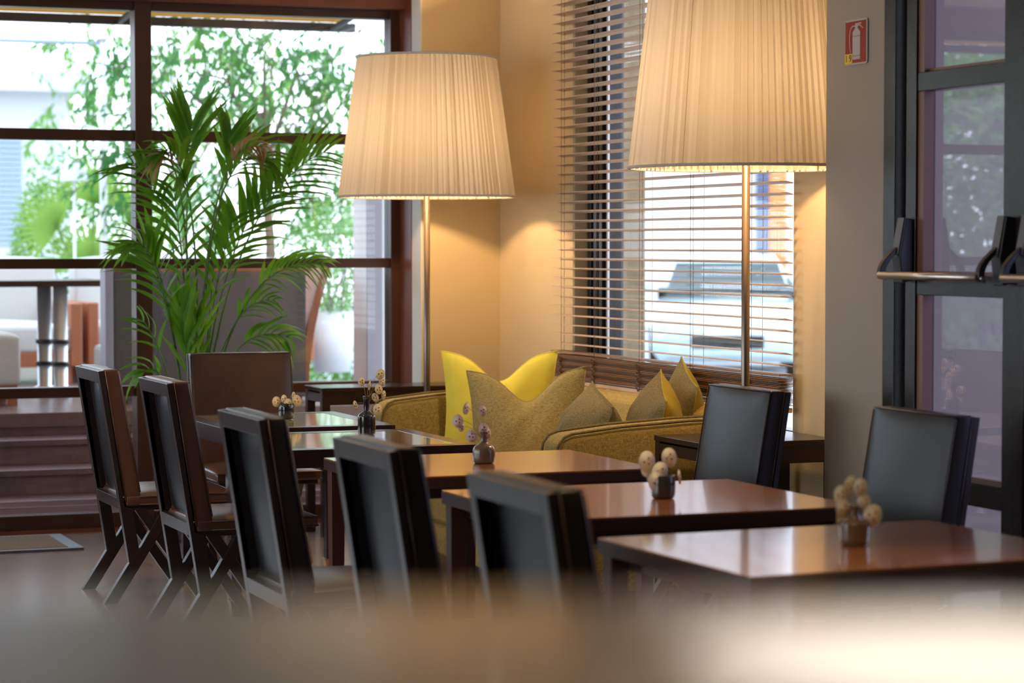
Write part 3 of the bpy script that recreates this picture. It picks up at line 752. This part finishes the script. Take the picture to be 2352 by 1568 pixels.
vase(3.12, 6.72, sm([(.028, 0), (.034, .004), (.0375, .02), (.038, .05), (.036, .068), (.034, .072)]), ['vase_olive', 'vase_glaze'], 'small two-tone grey and brown cup vase on the fourth table', bands=None)
honesty(3.12, 6.72, .80, [(-.05, .06, 0, 20, 1.3), (-.03, .02, .01, 40, 1.2), (-.01, .03, -.02, 10, 1.2), (.02, .07, .02, 20, 1.2), (-.02, .0, -.03, 5, 1.3), (.05, .01, 0, 70, .9), (-.045, .035, .03, -30, 1.1)], 'bunch of cream dried seed pods in the two-tone cup vase', rad=.026)
vase(3.10, 5.50, sm([(.030, 0), (.036, .005), (.0385, .025), (.040, .05), (.037, .060), (.018, .070), (.013, .08), (.013, .094), (.015, .10)]), ['vase_glaze'], 'squat brown glazed bottle vase on the nearest table')
honesty(3.10, 5.50, .835, [(-.035, .04, 0, 15, 1.2), (-.01, .065, .01, 30, 1.2), (.015, .06, 0, -10, 1.1), (-.03, .005, -.01, 25, 1.3), (-.04, -.015, 0, 60, 1.1), (.025, .02, 0, 10, 1.1), (.045, -.012, -.01, 10, 1.5)], 'blurred cream dried seed pods in the squat vase nearest the camera', rad=.021)

# ================================================================== POTTED PALM
palm = empty('potted_palm', (2.99, 12.15, 0)); tag(palm, 'tall leafy green palm in a dark pot before the glazed front', 'plant')
MB().lathe(sm([(.13, 0), (.16, .02), (.19, .30), (.20, .46), (.185, .46), (.18, .43)]), 36).build('pot', 'pot_dark', palm)
MB().lathe([(.0, .42), (.18, .42), (.18, .425), (0, .428)], 24, cap=False).build('soil', 'soil', palm)
def wp(px, py, dy=0): return Vector(((px - 500) * .00236, dy, CAM_H - (py - 560) * .00222))
stems = MB(); fol = MB(); dry = MB()
def frond(base, ctrl, tip, nl, LL, W, droop=.35, tilt=0, mb=None, start=.3, spread=1.0, seed=0):
    rnd = random.Random(seed); b, c, t = base, ctrl, tip; LL *= 1.18; W *= 1.3; nl = max(4, int(nl * .8))
    P_ = lambda u: b * (1 - u) ** 2 + c * 2 * u * (1 - u) + t * u * u
    stems.tube([P_(k / 14) for k in range(15)], .0075, 6, r2=.0018)
    for i in range(nl):
        u = start + (1 - start) * (i + .5) / nl; p = P_(u); d = (P_(min(1, u + .02)) - P_(u - .02)).normalized()
        view = Vector((math.sin(YAW), math.cos(YAW), 0)); side = d.cross(view)
        if side.length < .1: side = Vector((1, 0, 0))
        side.normalize(); side = (side * math.cos(tilt) + view * math.sin(tilt)).normalized()
        prof = (math.sin(math.pi * (.18 + .76 * (u - start) / (1 - start)))) ** .6
        for s_ in (-1, 1):
            dd = (d * (.85 + .5 * u) + side * s_ * spread * (1 - .35 * u) + Vector((rnd.uniform(-.12, .12), rnd.uniform(-.12, .12), rnd.uniform(-.15, .05) - .18))).normalized()
            l = LL * prof * rnd.uniform(.85, 1.1)
            (mb or fol).leaf(p, dd, Vector((0, -.5, 1)), l, W * rnd.uniform(.8, 1.1), 0, droop * rnd.uniform(.5, 1.3), segs=5)
B = lambda dx=0, dy=0: Vector((dx, dy, .43))
frond(B(), wp(470, 520), wp(492, 285, -.05), 14, .28, .028, .10, .2, seed=1, start=.82, spread=.75)
frond(B(.02), wp(540, 470, -.1), wp(572, 305, -.1), 9, .20, .026, .10, .2, seed=31, start=.84, spread=.7)
frond(B(.02), wp(560, 440, -.1), wp(770, 345, -.25), 15, .26, .026, .22, .1, seed=2, start=.55)
frond(B(-.02), wp(480, 430, .0), wp(345, 375, -.2), 13, .24, .026, .3, .2, seed=3, start=.55)
frond(B(), wp(520, 330, -.1), wp(400, 350, -.3), 12, .24, .024, .4, .5, seed=4, start=.6)
frond(B(.03), wp(500, 270, -.1), wp(640, 370, -.3), 13, .24, .028, .5, .5, seed=5, start=.6)
frond(B(-.03), wp(430, 520, -.1), wp(345, 560, -.2), 12, .22, .024, .4, .2, seed=6, start=.5)
frond(B(.05), wp(560, 575, -.1), wp(770, 605, -.2), 15, .17, .020, .5, .2, seed=7, start=.6)
frond(B(.05), wp(545, 720, -.1), wp(690, 775, -.2), 9, .17, .026, .5, .3, seed=8, start=.6)
frond(B(-.03), wp(440, 640, -.1), wp(375, 560, -.1), 12, .26, .034, .3, .3, seed=9, start=.5)
frond(B(0), wp(470, 640, -.15), wp(440, 430, -.15), 12, .24, .034, .3, .2, seed=10, start=.55)
frond(B(.02), wp(530, 580, -.1), wp(660, 430, -.1), 14, .26, .028, .25, .2, seed=11, start=.55)
frond(B(.03), wp(520, 660, -.1), wp(575, 500, -.15), 11, .24, .032, .3, .3, seed=12, start=.55)
frond(B(.03), wp(545, 670, -.1), wp(665, 690, -.15), 9, .14, .018, .4, .3, seed=13, start=.6)
frond(B(-.05), wp(430, 800, -.1), wp(375, 730, -.1), 5, .16, .02, .3, .3, seed=14, start=.6)
frond(B(-.05), wp(430, 810, -.1), wp(375, 850, -.1), 5, .16, .02, .4, .3, seed=15, start=.6)
frond(B(-.02), wp(470, 790, -.12), wp(460, 700, -.12), 9, .26, .028, .2, .3, seed=16, start=.4, spread=.35)
frond(B(0), wp(490, 790, -.12), wp(495, 720, -.12), 8, .24, .026, .2, .3, seed=17, start=.4, spread=.35)
frond(B(.02), wp(490, 270, -.2), wp(620, 345, -.35), 10, .10, .016, .9, .1, mb=dry, seed=18, start=.7)
frond(B(-.02), wp(480, 280, -.2), wp(390, 380, -.3), 8, .12, .016, .9, .1, mb=dry, seed=19, start=.7)
stems.build('stems', 'palm_stem', palm); fol.build('fronds', 'palm_leaf', palm); dd_ = dry.build('dry_fronds', 'dry_leaf', palm); dd_['label'] = 'browned drooping leaflets'

# door mat
mt = empty('door_mat', (1.1, 12.24, 0)); tag(mt, 'tan coir door mat in a grey metal frame before the glazed front', 'mat')
MB().box(-1.1, 1.2, -.27, .27, .001, .014).build('coir_pile', 'coir', mt)
s = MB(); s.box(-1.14, 1.27, -.31, -.27, .001, .012); s.box(-1.14, 1.27, .27, .31, .001, .012); s.box(1.2, 1.27, -.27, .27, .001, .012); s.box(-1.14, -1.1, -.27, .27, .001, .012)
s.build('mat_frame', 'mat_frame', mt)

# ================================================================== FOREGROUND COUNTER
ct = empty('bar_counter', (.25, .62, 0)); ct.rotation_euler = (0, 0, -YAW); tag(ct, 'blurred brown bar counter crossing the bottom of the photo', 'counter')
MB().box(-1.3, 1.3, -.40, .36, 1.330, 1.370).build('counter_top', 'counter_top', ct, bevel=.006)
MB().box(-1.25, 1.25, -.10, .30, 0, 1.330).build('counter_body', 'dark_table', ct)
ds = MB().lathe(sm([(.0, .0), (.055, .0), (.078, .005), (.094, .012), (.099, .015), (.095, .016), (.078, .010), (.0, .007)]), 48, cap=False).build('dish', 'cream_china')
ds.location = (.425, .662, 1.371); tag(ds, 'blurred cream white rounded dish at the bottom right corner', 'dish')

# ================================================================== TERRACE OUTSIDE
DZ = .55
deck = MB().box(-6, 4.9, 13.9, 21, DZ - .08, DZ).build('terrace_deck', 'deck_wood'); struct(deck, 'reddish timber terrace deck beyond the glazing', 'deck')
st = MB()
for k, (z, y) in enumerate(((.14, 13.0), (.28, 13.3), (.42, 13.6))):
    st.box(-6, 4.9, y, y + .33, z - .035, z); st.box(-6, 4.9, y + .02, y + .05, z - .14, z - .035)
st.box(-6, 4.9, 13.92, 13.95, .42, DZ - .08)
struct(st.build('terrace_steps', 'step_wood', bevel=.004), 'dark timber steps rising to the terrace', 'steps')
struct(MB().box(-30, 40, 12.96, 60, -.05, -.02).build('ground', 'pavement'), 'pale paving outside', 'ground')
struct(MB().box(5.01, 40, -6, 12.96, -.05, -.02).build('ground_side', 'pavement'), 'pale paving beside the building', 'ground')

aw = empty('awning', (0, 0, 0)); tag(aw, 'tan awning with a dark front bar over the terrace', 'awning')
MB().prism_yz([(12.97, 3.22), (15.0, 2.945), (15.0, 2.96), (12.97, 3.24)], -6, 4.72).build('canopy', 'awning_cloth', aw)
MB().box(-6, 4.76, 14.97, 15.03, 2.885, 2.94).build('front_bar', 'awning_bar', aw, bevel=.004)
for x in (.2, 3.22, 4.6): MB().tube([(x, 13.0, 3.08), (x, 14.98, 2.90)], .02, 8).build('arm', 'awning_bar', aw)

# taupe backed loveseat
ls = empty('outdoor_loveseat', (3.62, 14.5, DZ)); tag(ls, 'taupe panel-backed outdoor loveseat with rust coloured wooden arms', 'outdoor seat')
MB().box(-.56, .65, -.04, .04, .02, .80).build('back_panel', 'taupe_panel', ls, bevel=.01)
MB().box(-.61, -.56, -.05, .10, .02, .82).build('side_panel', 'lilac_paint', ls, bevel=.006)
MB().box(-.60, .69, -.03, .05, .80, .83).build('top_rail', 'rust_wood', ls, bevel=.004)
s = MB(); pts = []
for k in range(9): u = k / 8; pts.append((.65 + .02 + .14 * u ** 1.7, .10 + .72 * u))
s.prism_xz(pts + [(x - .05, z) for x, z in pts[::-1]], -.03, .5); s.build('arm', 'rust_wood', ls)
MB().box(-.55, .64, .04, .62, .12, .34).build('seat_cushion', 'white_cushion', ls, bevel=.03)
MB().box(-.55, .64, .06, .6, .05, .12).build('seat_frame', 'rust_wood', ls)
for x in (-.5, .60):
    for y in (.02, .54): MB().box(x - .03, x + .03, y - .03, y + .03, 0, .06).build('leg', 'rust_wood', ls)

# terrace table with chrome columns
tt = empty('terrace_table', (2.60, 15.62, DZ)); tag(tt, 'terrace table with brown top and chrome column legs', 'table')
MB().box(-1.4, .62, -.4, .4, .70, .74).build('tabletop', 'frame_wood', tt, bevel=.004)
for x, y in ((.22, -.2), (.30, -.32)):
    l_ = MB().lathe([(.07, 0), (.07, .06), (.045, .07), (.045, .70)], 20).build('leg', 'chrome', tt, loc=(x, y, 0))
    MB().lathe([(.055, .20), (.055, .225)], 20).build('clamp', 'black_plastic', l_); MB().lathe([(.055, .34), (.055, .365)], 20).build('clamp', 'black_plastic', l_)

def out_sofa(x, y, w, rz, label, cy=1):
    r = empty('outdoor_sofa', (x, y, DZ), rz); tag(r, label, 'outdoor sofa')
    MB().box(-w / 2, w / 2, -.4, .4, .12, .22).build('frame', 'rust_wood', r, bevel=.005)
    puffy(-w / 2 + .03, w / 2 - .03, -.40, .22, .22, .40, 'seat_cushion', 'white_cushion', r, bul=.05)
    puffy(-w / 2 + .03, w / 2 - .03, .2, .42, .36, .86, 'back_cushion', 'white_cushion', r, bul=.03)
    for sx in (-1, 1):
        MB().box(sx * (w / 2) - .04, sx * (w / 2) + .04, -.42, .42, .12, .56).build('arm', 'rust_wood', r, bevel=.01)
        for yy in (-.36, .36): MB().box(sx * (w / 2 - .06) - .03, sx * (w / 2 - .06) + .03, yy - .03, yy + .03, 0, .12).build('leg', 'rust_wood', r)
out_sofa(2.3, 17.1, 1.95, 0, 'long white cushioned outdoor sofa behind the chrome legged table')
out_sofa(4.2, 17.3, 1.6, R(3), 'smaller white cushioned outdoor seat, directly behind the palm')
# near white pouf at left
pf = empty('outdoor_pouf', (2.23, 14.85, DZ)); tag(pf, 'white cushioned stool on rust wood legs at the left edge', 'outdoor stool')
puffy(-.3, .3, -.25, .25, .12, .42, 'cushion', 'white_cushion', pf, bul=.03)
MB().box(-.28, .28, -.23, .23, .08, .12).build('frame', 'rust_wood', pf)
for x in (-.25, .25):
    for y in (-.2, .2): MB().box(x - .03, x + .03, y - .03, y + .03, 0, .08).build('leg', 'rust_wood', pf)

# planter and bush
pl = empty('white_planter', (5.40, 17.6, DZ)); tag(pl, 'white tapered planter on the terrace', 'planter')
MB().lathe([(.12, 0), (.135, 0), (.20, .46), (.185, .46), (.18, .40), (.0, .40)], 32, cap=False).build('pot', 'white_paint', pl)
def bush(name, loc, size, n, L_, m, label, cat='bush', seed=0, stuff=None, low=-1):
    rnd = random.Random(seed); root = empty(name, loc); tag(root, label, cat)
    mb = MB()
    for k in range(n):
        a = rnd.uniform(0, 6.283); t = math.acos(rnd.uniform(low, 1)); r = rnd.uniform(.55, 1) ** .6
        lump = 1 + .18 * math.sin(3 * a + seed) * math.sin(4 * t)
        p = Vector((size[0] * math.cos(a) * math.sin(t), size[1] * math.sin(a) * math.sin(t), size[2] * math.cos(t))) * r * lump
        d = (Vector((math.cos(a) * math.sin(t), math.sin(a) * math.sin(t), .4 * math.cos(t))) + Vector((rnd.uniform(-1, 1), rnd.uniform(-1, 1), rnd.uniform(-.9, .6))))
        mb.leaf(p, d, Vector((rnd.uniform(-.5, .5), rnd.uniform(-.5, .5), 1)), L_ * rnd.uniform(.7, 1.3), L_ * .42 * rnd.uniform(.8, 1.2), 0, .15)
    mb.build('foliage', m, root)
    s = MB()
    for k in range(5): s.tube([(0.03 * k - .06, 0, -size[2] - .02), (size[0] * .5 * math.cos(k * 1.3), size[1] * .5 * math.sin(k * 1.3), size[2] * .3)], .012 * min(1, size[0] * 1.5) + .004, 6, r2=.004)
    s.build('branches', 'bark', root)
bush('planter_bush', (5.40, 17.6, DZ + .40 + .42), (.34, .34, .44), 1500, .055, 'bush_leaf', 'light green bush growing in the white planter', seed=3)
bush('garden_bush', (4.20, 21.6, 1.2), (.60, .55, 1.15), 4500, .09, 'bush_leaf', 'rounded green garden bush behind the slim outdoor lamp', seed=5)
bush('garden_bush', (5.8, 23.6, 1.0), (.60, .6, 1.2), 4000, .09, 'bush_leaf', 'green garden bush behind the potted palm', seed=6)
bush('garden_bush', (7.0, 22.3, 1.0), (.6, .6, 1.3), 4000, .09, 'bush_leaf', 'green garden bush behind the white planter', seed=8)
# leafy tree
def tree(loc, trunk_h, clumps, n, L_, m, label, seed):
    rnd = random.Random(seed); root = empty('leafy_tree', loc); tag(root, label, 'tree')
    tr = MB(); tr.tube([(0, 0, 0), (.05, .02, trunk_h * .5), (-.03, .03, trunk_h)], .05, 8, r2=.03)
    fl = MB()
    for (cx, cy, cz, rx, rz) in clumps:
        tr.tube([(0, 0, trunk_h * .8), (cx * .5, cy * .5, (trunk_h + cz) * .5 + .1), (cx, cy, cz)], .02, 6, r2=.006)
        m_ = int(n * rx * rz)
        for k in range(m_ // 9):
            a = rnd.uniform(0, 6.283); rr = rnd.random() ** .5
            s0 = Vector((cx + rx * rr * math.cos(a), cy + rnd.uniform(-.5, .5) * rx, cz + rz * rr * math.sin(a))); dr_ = Vector((rnd.uniform(-.5, .5), rnd.uniform(-.3, .3), rnd.uniform(-1, .15))).normalized(); ln = rnd.uniform(.2, .4)
            tr.tube([s0, s0 + dr_ * ln], .003, 4)
            for j in range(9):
                p = s0 + dr_ * ln * (j / 8); d = dr_ * .6 + Vector((rnd.uniform(-1, 1), rnd.uniform(-.6, .6), rnd.uniform(-1, .3)))
                fl.leaf(p, d, Vector((rnd.uniform(-.6, .6), rnd.uniform(-1, .2), .8)), L_ * rnd.uniform(.7, 1.25), L_ * .42, 0, .2)
    tr.build('trunk', 'bark', root); fl.build('foliage', m, root)
tree((5.1, 18.4, DZ - .1), 2.1, [(0, 0, 2.55, .6, .4), (-.6, 0, 2.4, .5, .5), (.5, 0, 2.45, .35, .45), (-1.2, 0, 2.2, .28, .5), (-1.15, 0, 1.75, .18, .4), (.5, .1, 1.75, .25, .4), (.1, 0, 1.95, .4, .3), (.45, .1, 1.3, .25, .3), (-.4, .1, 1.5, .3, .3)], 2300, .085, 'ficus_leaf', 'leafy tree with drooping branches close behind the potted palm', 4)
tree((5.9, 24.5, 0), 2.6, [(0, 0, 3.2, 1.0, .8), (-1.0, 0, 3.0, .6, .7), (1.0, 0, 3.0, .8, .7), (-.2, 0, 4.0, .9, .6)], 600, .12, 'bush_leaf', 'pale green tree in the distance beyond the terrace', 9)
# fan palm beyond glass
fp = empty('fan_palm', (3.95, 19.6, DZ)); tag(fp, 'small fan palm with spiky leaves beside the slim outdoor lamp', 'plant')
s = MB(); q = MB()
for (ex, ez, aa) in ((.05, 1.3, 80), (-.25, 1.1, 150), (.32, 1.15, 30), (.0, .8, 110)):
    q.tube([(0, 0, 0), (ex * .3, 0, ez * .6), (ex, 0, ez)], .012, 6)
    for k in range(17):
        a = R(aa - 80 + k * 10); s.leaf((ex, 0, ez), (math.cos(a), -.15, math.sin(a)), (0, -1, .2), .42, .035, 0, .1, segs=3)
s.build('fronds', 'fan_leaf', fp); q.build('stems', 'palm_stem', fp)
# slim outdoor lamp
ol = empty('outdoor_lamp', (3.68, 18.8, DZ)); tag(ol, 'slim white outdoor floor lamp with a small tapered shade', 'lamp')
MB().lathe([(.12, 0), (.12, .015), (.012, .02), (.012, 1.5)], 20).build('pole', 'white_paint', ol)
MB().lathe([(.11, 1.46), (.07, 1.62), (.068, 1.62), (.107, 1.46)], 28, cap=False).build('lamp_shade', 'white_paint', ol)
# white column at right end of terrace
co = empty('terrace_column', (4.725, 14.4, 0)); tag(co, 'pale lilac rendered column at the right end of the terrace', 'column')
MB().box(-.125, .25, -.14, .14, -.02, 2.45).build('shaft', 'white_paint', co, bevel=.01)
MB().box(-.127, -.03, -.16, -.14, -.02, 2.45).build('shaded_edge', 'lilac_paint', co)  # shading on the column's left side, painted as a darker lilac strip
# white house at left
hs = empty('white_house', (2.85, 27.0, 0)); tag(hs, 'white house with pale blue shutters at far left', 'building')
hw = MB().box(-6, 2.4, 0, 4, -.02, 3.2).build('wall', 'white_paint', hs)
MB().box(-6, 2.55, -.35, 4, 3.2, 3.42).build('roof_edge', 'white_paint', hs)
for x0, x1, z0, z1 in ((1.2, 1.85, .3, 1.35), (1.2, 1.85, 1.5, 2.7), (-.6, .4, 1.5, 2.7)):
    sh = MB(); k = z0
    while k < z1 - .05: sh.box(x0, x1, -.03, -.005, k, k + .045); k += .06
    sh.build('shutter', 'shutter_blue', hs)
# overhead cable
cb = MB().tube([(-6, 19, 3.1), (3.95, 19, 3.1)], .018, 8).build('cross_bar', 'shutter_blue'); tag(cb, 'thin blue horizontal bar high up at the left, beyond the awning', 'bar')
pc = empty('bar_post', (3.95, 19, 0)); tag(pc, 'slender pale post carrying the blue bar among the leaves', 'post'); MB().lathe([(.03, 0), (.03, 3.12)], 12).build('shaft', 'white_paint', pc); MB().lathe([(.05, 3.12), (.05, 3.16)], 12).build('cap', 'white_paint', pc)
cb.location = (0, 0, 0)

# ================================================================== STREET SEEN THROUGH THE BLIND
cl = empty('outside_pier', (5.4, 12.1, 0)); tag(cl, 'brown rendered pier just outside the blind covered window', 'pier')
MB().box(-.32, .055, -.12, .3, -.02, 3.3).build('shaft', 'plaster_brown', cl, bevel=.01)
car = empty('parked_car', (12.9, 26.0, 0), R(-26)); tag(car, 'pale blue car parked outside, seen through the blind', 'car')
# car faces local -Y
def loft(secs):
    v = []; f = []; n = len(secs[0][1])
    for y, prof in secs:
        for x, z in prof: v.append((x, y, z))
    for i in range(len(secs) - 1):
        for j in range(n): f.append((i * n + j, i * n + (j + 1) % n, (i + 1) * n + (j + 1) % n, (i + 1) * n + j))
    f.append(list(range(n))[::-1]); f.append([(len(secs) - 1) * n + j for j in range(n)]); return v, f
def sec(w, z0, z1, y): return (y, [(-w * .9, z0), (-w, z0 + .12), (-w, z1 - .16), (-w * .86, z1 - .02), (0, z1), (w * .86, z1 - .02), (w, z1 - .16), (w, z0 + .12), (w * .9, z0)])
v, f = loft([sec(.72, .28, .62, -2.05), sec(.84, .2, .76, -1.95), sec(.88, .2, .88, -1.3), sec(.89, .2, .94, -.9), sec(.89, .2, .97, .6), sec(.88, .2, .98, 1.7), sec(.8, .3, .92, 2.0)])
MB().add(v, f, 0, True).build('body', 'car_paint', car, bevel=.02)
v, f = loft([sec(.80, .9, .97, -1.0), sec(.70, .9, 1.30, -.35), sec(.66, .9, 1.42, .1), sec(.66, .9, 1.42, .9), sec(.74, .9, .98, 1.9)])
cbn = MB().add(v, f, 0, True).build('cabin', 'car_paint', car)
MB().add([(-.70, -.985, .985), (.70, -.985, .985), (.60, -.40, 1.30), (-.60, -.40, 1.30), (-.7, -.96, .975), (.7, -.96, .975), (.6, -.38, 1.28), (-.6, -.38, 1.28)], [(0, 1, 2, 3), (7, 6, 5, 4), (0, 4, 5, 1), (3, 2, 6, 7), (0, 3, 7, 4), (1, 5, 6, 2)]).build('windscreen', 'car_glass', cbn)
for sx in (-1, 1):
    MB().box(sx * .60 - .16, sx * .60 + .16, -2.03, -1.94, .56, .68).build('headlight', 'head_light', car, bevel=.02)
    MB().box(sx * .95 - .07, sx * .95 + .07, -.82, -.72, .96, 1.06).build('mirror', 'car_paint', car, bevel=.02)
    for y in (-1.3, 1.3):
        MB().lathe([(.2, -.1), (.31, -.1), (.31, .1), (.2, .1)], 24).build('wheel', 'tyre', car, loc=(sx * .78, y, .31), rot=(0, R(90), 0))
MB().box(-.4, .4, -2.09, -2.0, .36, .50).build('grille', 'tyre', car, bevel=.01); MB().box(-.25, .25, -2.10, -2.09, .5, .60).build('number_plate', 'white_paint', car)
of = empty('street_building', (20.6, 40.0, 0), R(-25)); tag(of, 'white street building with an orange panel, seen through the blind', 'building')
MB().box(-5, 4, 0, 3, -.02, 6).build('wall', 'white_paint', of)
MB().box(.10, .42, -.06, 0, .9, 3.2).build('orange_panel', 'orange_panel', of); MB().box(-.14, .10, -.10, 0, .9, 6).build('downpipe', 'blue_post', of)

# ================================================================== SIDE YARD BEHIND THE EXIT DOOR
bush('garden_bush', (-2.9, 18.0, 1.75), (1.9, .8, 1.45), 12000, .17, 'bush_leaf', 'tall green bush at the far left of the garden, mirrored in the exit door glass', seed=21)
bush('garden_bush', (-5.0, 20.6, 2.1), (1.9, .8, 1.7), 8000, .17, 'bush_leaf', 'pale green bush beyond the tall one, mirrored in the exit door glass', seed=22)

# ================================================================== CEILING DOWNLIGHTS
def downlight(x, y, power, label, target=None, size=55, c=(1, .74, .45)):
    r = empty('ceiling_downlight', (x, y, ZC)); tag(r, label, 'ceiling light', 'ceiling downlights')
    MB().lathe([(.045, -.002), (.06, -.002), (.06, -.01), (.045, -.01)], 24, cap=False).build('ring', 'white_paint', r)
    MB().lathe([(.0, -.004), (.044, -.004), (.044, -.006), (0, -.006)], 24, cap=False).build('lens', 'downlight_glow', r)
    ld = bpy.data.lights.new('spot', 'SPOT'); ld.energy = power; ld.color = c; ld.spot_size = R(size); ld.spot_blend = .7; ld.shadow_soft_size = .04
    lo = bpy.data.objects.new('spot', ld); col.objects.link(lo); lo.parent = r; lo.location = (0, 0, -.02)
    if target: lo.rotation_euler = (Vector(target) - Vector((x, y, ZC))).to_track_quat('-Z', 'Y').to_euler()
downlight(3.9, 10.2, 130, 'downlight above the sofa', (4.2, 10.5, .7))
downlight(3.9, 9.0, 60, 'downlight above the near sofa arm', (4.2, 9.3, .7))
downlight(2.6, 6.9, 130, 'downlight above the middle tables')
downlight(2.6, 4.6, 130, 'downlight above the nearest table')
downlight(1.6, 9.2, 170, 'downlight above the far aisle', (2.2, 9.9, .5))
downlight(.6, .9, 200, 'downlight above the bar counter', (.425, .662, 1.38), 8, (1, .94, .87))
